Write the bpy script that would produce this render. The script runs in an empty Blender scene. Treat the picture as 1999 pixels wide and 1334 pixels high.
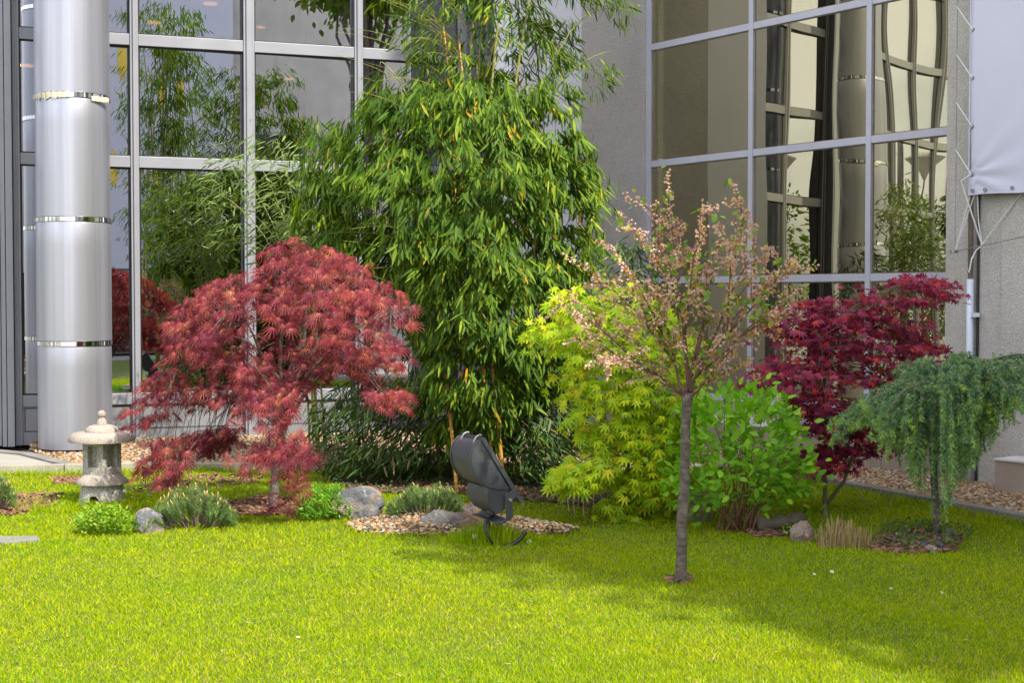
import bpy, bmesh, math, random
import numpy as np
from mathutils import Vector, Matrix, noise as mnoise

SC = bpy.context.scene
COL = SC.collection
R = math.radians
# ------------------------------------------------------------------ camera
F = 2800.0                      # focal length in photo pixels (1999 wide)
EYE = 1.6
PITCH = math.atan((667 - 580) / F)
cam_d = bpy.data.cameras.new('camera')
cam_d.sensor_width = 36.0
cam_d.lens = F / 1999.0 * 36.0
cam_d.clip_start = 0.05
cam_d.clip_end = 3000
cam = bpy.data.objects.new('camera', cam_d)
cam.location = (0, 0, EYE)
cam.rotation_euler = (R(90) - PITCH, 0, 0)
COL.objects.link(cam)
SC.camera = cam
# ------------------------------------------------------------------ light
SUN_EL = R(48)
SUN_AZ = (0.70, -0.71)          # horizontal direction towards the sun
SKY = 0.15
SUN = 4.1
EXPO = 1.0
w = bpy.data.worlds.new('World'); SC.world = w
w.use_nodes = True
nt = w.node_tree; nt.nodes.clear()
wo = nt.nodes.new('ShaderNodeOutputWorld')
bg = nt.nodes.new('ShaderNodeBackground'); bg.inputs['Strength'].default_value = SKY
sky = nt.nodes.new('ShaderNodeTexSky'); sky.sky_type = 'NISHITA'; sky.sun_disc = False
sky.sun_elevation = SUN_EL
sky.sun_rotation = math.atan2(SUN_AZ[0], SUN_AZ[1])
sky.dust_density = 2.0
tc = nt.nodes.new('ShaderNodeTexCoord')
mp = nt.nodes.new('ShaderNodeMapping'); mp.inputs['Scale'].default_value = (1, 1, 2.2)
nz = nt.nodes.new('ShaderNodeTexNoise'); nz.inputs['Scale'].default_value = 2.6
nz.inputs['Detail'].default_value = 7
rp = nt.nodes.new('ShaderNodeValToRGB')
rp.color_ramp.elements[0].position = 0.38; rp.color_ramp.elements[0].color = (0, 0, 0, 1)
rp.color_ramp.elements[1].position = 0.58; rp.color_ramp.elements[1].color = (1, 1, 1, 1)
mx = nt.nodes.new('ShaderNodeMix'); mx.data_type = 'RGBA'
mx.inputs['B'].default_value = (8.5, 8.3, 8.4, 1)
nt.links.new(tc.outputs['Generated'], mp.inputs['Vector'])
nt.links.new(mp.outputs['Vector'], nz.inputs['Vector'])
nt.links.new(nz.outputs['Fac'], rp.inputs['Fac'])
nt.links.new(rp.outputs['Color'], mx.inputs['Factor'])
nt.links.new(sky.outputs['Color'], mx.inputs['A'])
nt.links.new(mx.outputs['Result'], bg.inputs['Color'])
nt.links.new(bg.outputs['Background'], wo.inputs['Surface'])
sd = bpy.data.lights.new('sun', 'SUN'); sd.energy = SUN; sd.angle = R(0.55); sd.color = (1.0, 0.93, 0.78)
so = bpy.data.objects.new('sun', sd); COL.objects.link(so)
hv = Vector((SUN_AZ[0], SUN_AZ[1], 0)).normalized()
SUNV = Vector((hv.x * math.cos(SUN_EL), hv.y * math.cos(SUN_EL), math.sin(SUN_EL)))
so.rotation_euler = SUNV.to_track_quat('Z', 'Y').to_euler()
so.location = SUNV * 30
SC.view_settings.view_transform = 'Standard'
SC.view_settings.look = 'None'
SC.view_settings.gamma = 1
SC.view_settings.use_curve_mapping = False
SC.view_settings.exposure = EXPO
SC.cycles.use_denoising = True
SC.cycles.max_bounces = 8
SC.cycles.diffuse_bounces = 3
SC.cycles.glossy_bounces = 5
SC.cycles.transmission_bounces = 4
SC.cycles.transparent_max_bounces = 12
SC.cycles.caustics_reflective = False
SC.cycles.caustics_refractive = False

# ------------------------------------------------------------------ helpers
rng = np.random.default_rng(7)
random.seed(7)
cp, sp = math.cos(PITCH), math.sin(PITCH)

def ray(px, py):
    x = (px - 999.5) / F; y = (667 - py) / F
    return x, cp + y * sp, y * cp - sp
def at(px, py, Y):
    x, yy, z = ray(px, py); t = Y / yy
    return Vector((x * t, Y, EYE + z * t))
def gnd(px, py, z=0.0):
    x, yy, zz = ray(px, py); t = (z - EYE) / zz
    return Vector((x * t, yy * t, z))
def at_np(px, py, Y):
    x = (px - 999.5) / F; y = (667 - py) / F
    d = cp + y * sp; t = Y / d
    return np.stack([x * t, Y, EYE + (y * cp - sp) * t], 1)

def nrm(a):
    return a / np.maximum(np.linalg.norm(a, axis=-1, keepdims=True), 1e-9)

def tag(o, label=None, cat=None, group=None, kind=None):
    if label: o['label'] = label
    if cat: o['category'] = cat
    if group: o['group'] = group
    if kind: o['kind'] = kind
    return o
def empty(name, loc, label=None, cat=None, group=None, rz=0):
    o = bpy.data.objects.new(name, None); COL.objects.link(o)
    o.location = loc; o.rotation_euler = (0, 0, rz); o.empty_display_size = .1
    return tag(o, label, cat, group)

def link(name, me, mat, parent=None, smooth=False):
    o = bpy.data.objects.new(name, me); COL.objects.link(o)
    if mat is not None: me.materials.append(mat)
    if parent is not None:
        o.parent = parent
        bpy.context.view_layer.update()
        o.matrix_parent_inverse = parent.matrix_world.inverted()
    if smooth:
        me.polygons.foreach_set('use_smooth', np.ones(len(me.polygons), bool))
    return o

def npmesh(name, V, T, mat, parent=None, smooth=False, tone=None):
    """V (n,3), T (m,3) triangles; every vertex in world space"""
    V = np.asarray(V, np.float32); T = np.asarray(T, np.int32)
    me = bpy.data.meshes.new(name)
    me.vertices.add(len(V)); me.vertices.foreach_set('co', V.ravel())
    me.loops.add(T.size); me.loops.foreach_set('vertex_index', T.ravel())
    me.polygons.add(len(T)); me.polygons.foreach_set('loop_start', np.arange(len(T), dtype=np.int32) * 3)
    me.update(calc_edges=True)
    if tone is not None:
        a = me.attributes.new('tone', 'FLOAT', 'POINT'); a.data.foreach_set('value', np.asarray(tone, np.float32))
    return link(name, me, mat, parent, smooth)

class MB:
    def __init__(s): s.V = []; s.F = []
    def add(s, vs, fs):
        k = len(s.V); s.V += [tuple(v) for v in vs]; s.F += [tuple(i + k for i in f) for f in fs]
    def box(s, c, h, M=None):
        vs = []
        for sx in (-1, 1):
            for sy in (-1, 1):
                for sz in (-1, 1):
                    v = Vector((sx * h[0], sy * h[1], sz * h[2]))
                    if M is not None: v = M @ v
                    vs.append(v + Vector(c))
        s.add(vs, [(0, 1, 3, 2), (4, 6, 7, 5), (0, 4, 5, 1), (2, 3, 7, 6), (0, 2, 6, 4), (1, 5, 7, 3)])
    def prism(s, poly, z0, z1):
        n = len(poly)
        s.add([(p[0], p[1], z0) for p in poly] + [(p[0], p[1], z1) for p in poly],
              [tuple(range(n))[::-1], tuple(range(n, 2 * n))] + [(i, (i + 1) % n, (i + 1) % n + n, i + n) for i in range(n)])
    def tube(s, pts, rad, seg=8, cap=True):
        pts = [Vector(p) for p in pts]; n = len(pts)
        if not hasattr(rad, '__len__'): rad = [rad] * n
        up = Vector((0.13, 0.21, 0.97)); vs = []; prev = None
        for i, p in enumerate(pts):
            d = (pts[min(i + 1, n - 1)] - pts[max(i - 1, 0)])
            if d.length < 1e-7: d = Vector((0, 0, 1))
            d.normalize()
            if prev is None:
                a = d.cross(up)
                if a.length < .1: a = d.cross(Vector((1, 0, 0)))
            else:
                a = prev - d * prev.dot(d)
                if a.length < 1e-5: a = d.cross(up)
            a.normalize(); prev = a; b = d.cross(a)
            for k in range(seg):
                t = 2 * math.pi * k / seg
                vs.append(p + (a * math.cos(t) + b * math.sin(t)) * rad[i])
        fs = []
        for i in range(n - 1):
            for k in range(seg):
                fs.append((i * seg + k, i * seg + (k + 1) % seg, (i + 1) * seg + (k + 1) % seg, (i + 1) * seg + k))
        if cap:
            fs.append(tuple(range(seg))[::-1]); fs.append(tuple(range((n - 1) * seg, n * seg)))
        s.add(vs, fs)
    def lathe(s, prof, c, seg=40):
        vs = []; n = len(prof)
        for r, z in prof:
            for k in range(seg):
                t = 2 * math.pi * k / seg
                vs.append((c[0] + r * math.cos(t), c[1] + r * math.sin(t), c[2] + z))
        fs = []
        for i in range(n - 1):
            for k in range(seg):
                fs.append((i * seg + k, i * seg + (k + 1) % seg, (i + 1) * seg + (k + 1) % seg, (i + 1) * seg + k))
        fs.append(tuple(range(seg))[::-1]); fs.append(tuple(range((n - 1) * seg, n * seg)))
        s.add(vs, fs)
    def build(s, name, mat, parent=None, smooth=False, bevel=0, auto=None):
        me = bpy.data.meshes.new(name); me.from_pydata(s.V, [], s.F); me.update()
        bm = bmesh.new(); bm.from_mesh(me)
        bmesh.ops.recalc_face_normals(bm, faces=bm.faces); bm.to_mesh(me); bm.free()
        o = link(name, me, mat, parent, smooth)
        if auto is not None:
            me.polygons.foreach_set('use_smooth', np.ones(len(me.polygons), bool))
            bm = bmesh.new(); bm.from_mesh(me)
            for e in bm.edges:
                if len(e.link_faces) == 2 and e.calc_face_angle(0) > auto: e.smooth = False
            bm.to_mesh(me); bm.free()
        if bevel:
            m = o.modifiers.new('bevel', 'BEVEL'); m.width = bevel; m.segments = 2; m.limit_method = 'ANGLE'; m.angle_limit = R(40)
        return o

def bez(a, b, c, n=8):
    a, b, c = Vector(a), Vector(b), Vector(c)
    return [a * (1 - t) ** 2 + b * 2 * t * (1 - t) + c * t * t for t in [i / (n - 1) for i in range(n)]]
def wig(pts, amp, seed):
    out = []
    for i, p in enumerate(pts):
        k = 0 if i == 0 else 1
        out.append(Vector(p) + mnoise.noise_vector(Vector(p) * 3.1 + Vector((seed, 0, 0))) * amp * k)
    return out
def taper(r0, r1, n, pw=1.0):
    return [r0 + (r1 - r0) * (i / (n - 1)) ** pw for i in range(n)]

# ------------------------------------------------------------------ materials
def new_mat(name):
    m = bpy.data.materials.new(name); m.use_nodes = True
    n = m.node_tree; b = n.nodes['Principled BSDF']
    return m, n, b
def noise_node(n, scale, detail=5, rough=.55, coord='Object', stretch=None):
    t = n.nodes.new('ShaderNodeTexCoord'); z = n.nodes.new('ShaderNodeTexNoise')
    z.inputs['Scale'].default_value = scale; z.inputs['Detail'].default_value = detail
    z.inputs['Roughness'].default_value = rough
    if stretch:
        mpn = n.nodes.new('ShaderNodeMapping'); mpn.inputs['Scale'].default_value = stretch
        n.links.new(t.outputs[coord], mpn.inputs['Vector']); n.links.new(mpn.outputs['Vector'], z.inputs['Vector'])
    else:
        n.links.new(t.outputs[coord], z.inputs['Vector'])
    return z
def ramp(n, src, stops):
    r = n.nodes.new('ShaderNodeValToRGB'); e = r.color_ramp.elements
    while len(e) < len(stops): e.new(.5)
    for i, (p, c) in enumerate(stops):
        e[i].position = p; e[i].color = (c[0], c[1], c[2], 1)
    n.links.new(src, r.inputs['Fac']); return r
def mixc(n, a, b, fac, mode='MIX'):
    m = n.nodes.new('ShaderNodeMix'); m.data_type = 'RGBA'; m.blend_type = mode
    for s, v in (('A', a), ('B', b)):
        if isinstance(v, tuple): m.inputs[s].default_value = (*v, 1)
        else: n.links.new(v, m.inputs[s])
    if isinstance(fac, (int, float)): m.inputs['Factor'].default_value = fac
    else: n.links.new(fac, m.inputs['Factor'])
    return m.outputs['Result']
def bump(n, b, h, strength=.4, dist=.01):
    x = n.nodes.new('ShaderNodeBump'); x.inputs['Strength'].default_value = strength; x.inputs['Distance'].default_value = dist
    n.links.new(h, x.inputs['Height']); n.links.new(x.outputs['Normal'], b.inputs['Normal']); return x

def m_surface(name, c1, c2, scale=6, rough=.7, bstr=.3, bscale=60, bdist=.004, metal=0, spec=None, fine=None, streak=None):
    m, n, b = new_mat(name)
    z = noise_node(n, scale, 6, .6, stretch=streak)
    col = ramp(n, z.outputs['Fac'], [(.3, c1), (.7, c2)]).outputs['Color']
    if fine:
        z3 = noise_node(n, fine[0], 2, .5)
        f = ramp(n, z3.outputs['Fac'], [(.42, (fine[1],) * 3), (.6, (fine[2],) * 3)])
        col = mixc(n, col, f.outputs['Color'], 1.0, 'MULTIPLY')
    n.links.new(col, b.inputs['Base Color'])
    b.inputs['Roughness'].default_value = rough; b.inputs['Metallic'].default_value = metal
    if spec is not None: b.inputs['Specular IOR Level'].default_value = spec
    if bstr:
        z2 = noise_node(n, bscale, 4, .6); bump(n, b, z2.outputs['Fac'], bstr, bdist)
    return m

def m_leaf(name, stops, trans=.35, rough=.5, patch=None, spec=.35, tcol=None):
    """random colour per leaf, some light passes through"""
    m, n, b = new_mat(name)
    g = n.nodes.new('ShaderNodeNewGeometry')
    col = ramp(n, g.outputs['Random Per Island'], stops).outputs['Color']
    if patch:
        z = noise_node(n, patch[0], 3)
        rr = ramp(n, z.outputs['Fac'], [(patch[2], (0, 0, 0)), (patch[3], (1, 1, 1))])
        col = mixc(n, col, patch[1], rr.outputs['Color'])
    n.links.new(col, b.inputs['Base Color'])
    b.inputs['Roughness'].default_value = rough; b.inputs['Specular IOR Level'].default_value = spec
    t = n.nodes.new('ShaderNodeBsdfTranslucent')
    tc_ = mixc(n, col, tcol or (1.25, 1.3, .6), 1.0, 'MULTIPLY')
    n.links.new(tc_, t.inputs['Color'])
    ms = n.nodes.new('ShaderNodeMixShader'); ms.inputs['Fac'].default_value = trans
    out = n.nodes['Material Output']
    n.links.new(b.outputs['BSDF'], ms.inputs[1]); n.links.new(t.outputs['BSDF'], ms.inputs[2])
    n.links.new(ms.outputs['Shader'], out.inputs['Surface'])
    return m

def m_glass(name, tint, refl, thru, wave=0.0, wscale=1.2):
    m = bpy.data.materials.new(name); m.use_nodes = True; n = m.node_tree; n.nodes.clear()
    out = n.nodes.new('ShaderNodeOutputMaterial')
    gl = n.nodes.new('ShaderNodeBsdfGlossy'); gl.inputs['Roughness'].default_value = .0; gl.inputs['Color'].default_value = (*tint, 1)
    tr = n.nodes.new('ShaderNodeBsdfTransparent'); tr.inputs['Color'].default_value = (*thru, 1)
    ms = n.nodes.new('ShaderNodeMixShader'); ms.inputs['Fac'].default_value = refl
    if wave:
        z = noise_node(n, wscale, 1, .3, stretch=(1, 1, .45))
        bp = n.nodes.new('ShaderNodeBump'); bp.inputs['Strength'].default_value = 1; bp.inputs['Distance'].default_value = wave
        n.links.new(z.outputs['Fac'], bp.inputs['Height']); n.links.new(bp.outputs['Normal'], gl.inputs['Normal'])
    n.links.new(tr.outputs[0], ms.inputs[1]); n.links.new(gl.outputs[0], ms.inputs[2])
    n.links.new(ms.outputs[0], out.inputs['Surface'])
    return m

M = {}
M['frame'] = m_surface('frame_metal', (.24, .25, .29), (.28, .29, .335), 3, .42, 0, metal=.12)
M['frame_r'] = m_surface('frame_metal_shade', (.46, .47, .56), (.52, .53, .62), 3, .4, 0, metal=.2)
M['panel'] = m_surface('panel_metal', (.24, .25, .275), (.28, .29, .315), 2, .4, 0, metal=.3)
M['gasket'] = m_surface('black_gasket', (.012, .012, .014), (.02, .02, .022), 3, .5, 0)
M['gap'] = m_surface('dark_gap', (.03, .03, .035), (.05, .05, .055), 3, .8, 0)
M['glass_l'] = m_glass('clear_window_glass', (.84, .86, .92), .66, (.55, .56, .55), .0006, 1.0)
M['glass_r'] = m_glass('bronze_window_glass', (.66, .62, .42), .64, (.40, .37, .24), .008, 1.0)
M['concrete'] = m_surface('pebbledash_concrete', (.49, .465, .44), (.59, .565, .54), 1.6, .95, .9, 75, .012, fine=(130, .72, 1.15))
def add_stain(m, c, lo=.55, hi=.75):
    n = m.node_tree; b = n.nodes['Principled BSDF']; src = b.inputs['Base Color'].links[0].from_socket
    z = noise_node(n, .9, 6, .7, stretch=(1.6, 1.6, .35)); f = ramp(n, z.outputs['Fac'], [(lo, (0,) * 3), (hi, (.55,) * 3)])
    n.links.new(mixc(n, src, c, f.outputs['Color']), b.inputs['Base Color'])
add_stain(M['concrete'], (.30, .22, .17))
M['white_wall'] = m_surface('white_wall_paint', (.70, .71, .80), (.76, .77, .86), 1.5, .7, .15, 30, .003)
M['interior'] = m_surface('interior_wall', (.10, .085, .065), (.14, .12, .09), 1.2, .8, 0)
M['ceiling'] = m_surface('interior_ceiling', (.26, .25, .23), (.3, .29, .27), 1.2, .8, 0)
M['kerb'] = m_surface('kerb_concrete', (.24, .225, .19), (.36, .34, .29), 3, .9, .5, 40, .006, fine=(90, .8, 1.1))
M['kerb_dark'] = m_surface('kerb_concrete_dark', (.15, .15, .14), (.24, .235, .225), 3, .9, .5, 40, .006, fine=(90, .8, 1.1))  # darker, greyer version of the kerb concrete
M['slab'] = m_surface('paving_slab', (.26, .245, .225), (.34, .325, .30), 2, .85, .3, 40, .004)
M['tile'] = m_surface('brown_wall_tile', (.33, .265, .22), (.40, .33, .285), 5, .45, .1, 30, .002)
M['tile_edge'] = m_surface('pale_edge_strip', (.6, .6, .62), (.7, .7, .72), 5, .4, 0)
M['banner'] = m_surface('banner_cloth', (.55, .56, .70), (.59, .60, .74), .8, .6, .15, 2.5, .03)
M['yellow'] = m_surface('yellow_print', (.75, .55, .08), (.8, .6, .1), 1, .6, 0)
M['rope'] = m_surface('white_rope', (.6, .6, .6), (.72, .72, .72), 60, .9, .3, 200, .002)
M['wire'] = m_surface('steel_wire', (.25, .25, .27), (.32, .32, .34), 10, .5, 0, metal=.6)
M['pipe'] = m_surface('pale_pipe_paint', (.58, .63, .75), (.66, .71, .82), 3, .4, 0)
M['pipe_b'] = m_surface('brown_pipe', (.22, .18, .15), (.33, .28, .24), 6, .6, 0)
M['black'] = m_surface('black_rubber', (.012, .013, .015), (.022, .024, .028), 20, .45, .2, 80, .002)
M['flood'] = m_surface('floodlight_paint', (.040, .044, .055), (.058, .062, .075), 5, .42, .15, 60, .0015, spec=.5)
M['bolt'] = m_surface('steel_bolt', (.4, .4, .38), (.55, .54, .5), 20, .4, 0, metal=.8)
M['stone'] = m_surface('lantern_granite', (.38, .36, .335), (.48, .455, .42), 4, .92, .8, 120, .006, fine=(150, .42, 1.25))
M['stone_top'] = m_surface('lantern_granite_brown', (.31, .265, .235), (.39, .34, .30), 4, .92, .6, 110, .005, fine=(130, .65, 1.15))  # browner granite for plate, roof, cap and finial
M['bark'] = m_surface('grey_bark', (.065, .05, .042), (.17, .145, .125), 13, .8, 1, 40, .012, streak=(1, 1, 3.5), fine=(28, .75, 1.15))
M['bark_dark'] = m_surface('dark_bark', (.09, .07, .055), (.17, .14, .11), 9, .85, .6, 40, .006)
M['bark_red'] = m_surface('reddish_twig_bark', (.10, .045, .04), (.17, .08, .065), 9, .7, .3, 60, .003)
M['bark_olive'] = m_surface('olive_bark', (.13, .12, .06), (.2, .17, .09), 9, .8, .4, 50, .004)
M['stem_red'] = m_surface('rust_stem_bark', (.11, .05, .03), (.19, .085, .045), 9, .7, .3, 60, .003)
M['culm'] = m_surface('golden_culm', (.50, .22, .03), (.62, .33, .05), 4, .4, 0)
M['culm_green'] = m_surface('green_culm', (.20, .22, .05), (.34, .32, .08), 4, .45, 0)
M['straw'] = m_leaf('straw_stalk', [(0, (.34, .24, .12)), (.6, (.50, .37, .19)), (1, (.22, .14, .07))], .15, .7, tcol=(1, .9, .7))
M['soil'] = m_surface('lawn_soil', (.08, .11, .010), (.12, .15, .015), 5, 1, .8, 60, .02)
M['mulch_soil'] = m_surface('dark_soil', (.035, .022, .015), (.07, .045, .03), 14, 1, .9, 60, .02)
M['paving'] = m_surface('far_ground', (.28, .27, .25), (.36, .35, .33), .5, .95, .2, 20, .01)

def m_brushed():
    m, n, b = new_mat('brushed_column_metal')
    z = noise_node(n, 3.2, 6, .65, stretch=(2.2, 2.2, .04))
    c = ramp(n, z.outputs['Fac'], [(.3, (.30, .31, .37)), (.7, (.45, .46, .53))]).outputs['Color']
    n.links.new(c, b.inputs['Base Color'])
    b.inputs['Metallic'].default_value = .72; b.inputs['Roughness'].default_value = .36
    rr = ramp(n, z.outputs['Fac'], [(.3, (.42,) * 3), (.7, (.32,) * 3)])
    n.links.new(rr.outputs['Color'], b.inputs['Roughness'])
    z2 = noise_node(n, 1.6, 3, .5, stretch=(1, 1, .5)); bump(n, b, z2.outputs['Fac'], .25, .02)
    return m
M['column'] = m_brushed()
M['chrome'] = m_surface('polished_band', (.75, .75, .76), (.85, .85, .86), 6, .08, 0, metal=1)
def m_emit(name, c, s):
    m, n, b = new_mat(name); b.inputs['Emission Color'].default_value = (*c, 1); b.inputs['Emission Strength'].default_value = s
    b.inputs['Base Color'].default_value = (*c, 1); return m
M['lamp'] = m_emit('downlight_glow', (1.0, .42, .12), 3.2)

def m_rock(name, c1, c2, crust, veins=(.6, .6, .6)):
    m, n, b = new_mat(name)
    z = noise_node(n, 5, 8, .65); col = ramp(n, z.outputs['Fac'], [(.3, c1), (.7, c2)]).outputs['Color']
    zc = noise_node(n, 3.2, 5, .6); f = ramp(n, zc.outputs['Fac'], [(.44, (0,) * 3), (.54, (1,) * 3)])
    col = mixc(n, col, crust, f.outputs['Color'])
    zv = noise_node(n, 7, 3, .5)
    fv = ramp(n, zv.outputs['Fac'], [(.485, (0,) * 3), (.5, (1,) * 3), (.515, (0,) * 3)])
    col = mixc(n, col, veins, mixc(n, (0, 0, 0), (.55, .55, .55), fv.outputs['Color']))
    n.links.new(col, b.inputs['Base Color']); b.inputs['Roughness'].default_value = .85
    z2 = noise_node(n, 16, 8, .75); bump(n, b, z2.outputs['Fac'], 1.0, .07)
    return m
M['rock'] = m_rock('limestone_rock', (.10, .11, .135), (.22, .23, .26), (.42, .33, .25))
M['rock_flat'] = m_rock('flat_grey_rock', (.18, .17, .175), (.24, .23, .235), (.22, .19, .17), (.5, .5, .5))
M['rock_white'] = m_rock('pale_rock', (.40, .38, .37), (.58, .56, .54), (.42, .30, .24), (.7, .7, .7))
M['rock_brown'] = m_rock('brown_grey_rock', (.15, .135, .14), (.26, .235, .23), (.28, .15, .07))

def m_pebble():
    m, n, b = new_mat('river_pebbles')
    g = n.nodes.new('ShaderNodeNewGeometry')
    c = ramp(n, g.outputs['Random Per Island'], [(0, (.20, .11, .045)), (.2, (.36, .24, .13)), (.4, (.44, .34, .24)), (.55, (.27, .16, .08)),
                                                 (.7, (.48, .41, .33)), (.82, (.10, .095, .10)), (.9, (.36, .21, .09)), (1, (.24, .215, .205))])
    c.color_ramp.interpolation = 'CONSTANT'
    z = noise_node(n, 70, 3); col = mixc(n, c.outputs['Color'], ramp(n, z.outputs['Fac'], [(.3, (.75,) * 3), (.7, (1.15,) * 3)]).outputs['Color'], 1., 'MULTIPLY')
    n.links.new(col, b.inputs['Base Color']); b.inputs['Roughness'].default_value = .7
    return m
M['pebble'] = m_pebble()
def m_chip():
    m, n, b = new_mat('bark_chips')
    g = n.nodes.new('ShaderNodeNewGeometry')
    c = ramp(n, g.outputs['Random Per Island'], [(0, (.10, .04, .025)), (.4, (.20, .10, .06)), (.8, (.28, .16, .10)), (1, (.06, .04, .03))])
    n.links.new(c.outputs['Color'], b.inputs['Base Color']); b.inputs['Roughness'].default_value = .95; return m
M['chip'] = m_chip()

def m_grass():
    m, n, b = new_mat('lawn_grass_blades')
    g = n.nodes.new('ShaderNodeNewGeometry')
    c = ramp(n, g.outputs['Random Per Island'], [(0, (.15, .25, .002)), (.35, (.27, .39, .002)), (.7, (.42, .52, .003)), (.93, (.58, .62, .008)), (.955, (.50, .42, .18)), (1, (.42, .33, .15))])
    z = noise_node(n, .9, 4, .6); f = ramp(n, z.outputs['Fac'], [(.36, (.85, .95, .9)), (.62, (1.05, 1.0, 1.0))])
    z2 = noise_node(n, 9, 3, .6); f2 = ramp(n, z2.outputs['Fac'], [(.3, (.86, .9, .86)), (.65, (1.08, 1.05, 1.0))])
    col = mixc(n, c.outputs['Color'], f.outputs['Color'], 1., 'MULTIPLY'); col = mixc(n, col, f2.outputs['Color'], 1., 'MULTIPLY')
    n.links.new(col, b.inputs['Base Color']); b.inputs['Roughness'].default_value = .8; b.inputs['Specular IOR Level'].default_value = .06
    t = n.nodes.new('ShaderNodeBsdfTranslucent'); n.links.new(mixc(n, col, (1.25, 1.3, .4), 1., 'MULTIPLY'), t.inputs['Color'])
    ms = n.nodes.new('ShaderNodeMixShader'); ms.inputs['Fac'].default_value = .4
    n.links.new(b.outputs['BSDF'], ms.inputs[1]); n.links.new(t.outputs['BSDF'], ms.inputs[2])
    n.links.new(ms.outputs['Shader'], n.nodes['Material Output'].inputs['Surface'])
    return m
M['grass'] = m_grass()
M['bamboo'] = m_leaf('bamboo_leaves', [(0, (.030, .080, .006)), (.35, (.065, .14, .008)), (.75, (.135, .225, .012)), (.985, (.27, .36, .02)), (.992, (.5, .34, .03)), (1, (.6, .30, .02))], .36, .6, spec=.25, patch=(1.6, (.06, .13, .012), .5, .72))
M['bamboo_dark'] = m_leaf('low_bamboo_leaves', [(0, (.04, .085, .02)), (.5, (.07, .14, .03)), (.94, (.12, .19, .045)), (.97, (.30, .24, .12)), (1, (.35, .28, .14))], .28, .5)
M['bamboo_pale'] = m_leaf('pale_bamboo_leaves', [(0, (.10, .17, .04)), (.5, (.17, .26, .07)), (1, (.26, .34, .09))], .35, .5)
M['maple_red'] = m_leaf('lace_maple_leaves', [(0, (.15, .022, .048)), (.3, (.28, .040, .062)), (.6, (.38, .072, .078)), (.85, (.35, .10, .095)), (.975, (.50, .17, .09)), (1, (.45, .22, .09))], .33, .5, tcol=(1.2, .7, .6), patch=(3.2, (.20, .022, .055), .50, .66))
M['maple_purple'] = m_leaf('purple_maple_leaves', [(0, (.12, .014, .050)), (.4, (.25, .028, .085)), (.8, (.38, .05, .115)), (.93, (.45, .035, .05)), (1, (.60, .05, .035))], .35, .45, tcol=(1.8, .6, .5))
M['maple_yellow'] = m_leaf('yellow_maple_leaves', [(0, (.25, .45, .006)), (.4, (.39, .55, .006)), (.85, (.54, .63, .008)), (.98, (.66, .58, .015)), (1, (.60, .36, .06))], .42, .5, tcol=(1.15, 1.15, .6))
M['shrub'] = m_leaf('bright_shrub_leaves', [(0, (.12, .30, .010)), (.5, (.19, .42, .014)), (1, (.30, .52, .03))], .4, .5, tcol=(1.1, 1.3, .6))
M['cherry_leaf'] = m_leaf('cherry_leaves', [(0, (.10, .22, .02)), (.6, (.20, .33, .03)), (.85, (.34, .36, .06)), (1, (.45, .28, .08))], .4, .5)
M['blossom'] = m_leaf('faded_blossom', [(0, (.58, .34, .26)), (.4, (.70, .48, .38)), (.7, (.76, .58, .46)), (.85, (.60, .38, .13)), (1, (.50, .25, .07))], .3, .6, tcol=(1, .9, .8))
M['cedar'] = m_leaf('cedar_needles', [(0, (.11, .25, .12)), (.5, (.20, .37, .17)), (.85, (.28, .46, .16)), (1, (.36, .54, .12))], .2, .5, patch=(13, (.05, .12, .07), .50, .64))
M['cedar_tip'] = m_leaf('cedar_new_needles', [(0, (.32, .50, .07)), (1, (.50, .66, .12))], .3, .5)
M['pine'] = m_leaf('pine_needles', [(0, (.08, .15, .045)), (.6, (.15, .25, .07)), (1, (.24, .34, .10))], .2, .5)
M['candle'] = m_surface('pine_candle', (.34, .20, .06), (.42, .30, .10), 40, .7, .3, 200, .002)
M['candle_green'] = m_surface('green_pine_candle', (.22, .28, .05), (.30, .34, .08), 40, .7, .3, 200, .002)
M['herb'] = m_leaf('small_bush_leaves', [(0, (.10, .22, .01)), (.5, (.20, .36, .015)), (1, (.34, .46, .03))], .4, .5)
M['herb2'] = m_leaf('feathery_bush_leaves', [(0, (.08, .24, .015)), (.5, (.15, .36, .02)), (1, (.26, .46, .04))], .4, .5)
M['tree_leaf'] = m_leaf('park_tree_leaves', [(0, (.06, .12, .015)), (.5, (.12, .20, .02)), (1, (.22, .28, .04))], .35, .6)
M['petal'] = m_leaf('white_petals', [(0, (.78, .78, .76)), (1, (.85, .84, .82))], .3, .6, tcol=(1, 1, 1))
M['pollen'] = m_surface('yellow_flower_centre', (.7, .4, .02), (.8, .5, .03), 40, .8, 0)
M['violet'] = m_leaf('violet_petals', [(0, (.12, .12, .5)), (1, (.2, .16, .62))], .3, .6, tcol=(1, 1, 1))
M['leafstem'] = m_surface('green_flower_stem', (.12, .22, .03), (.16, .28, .04), 40, .7, 0)

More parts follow.
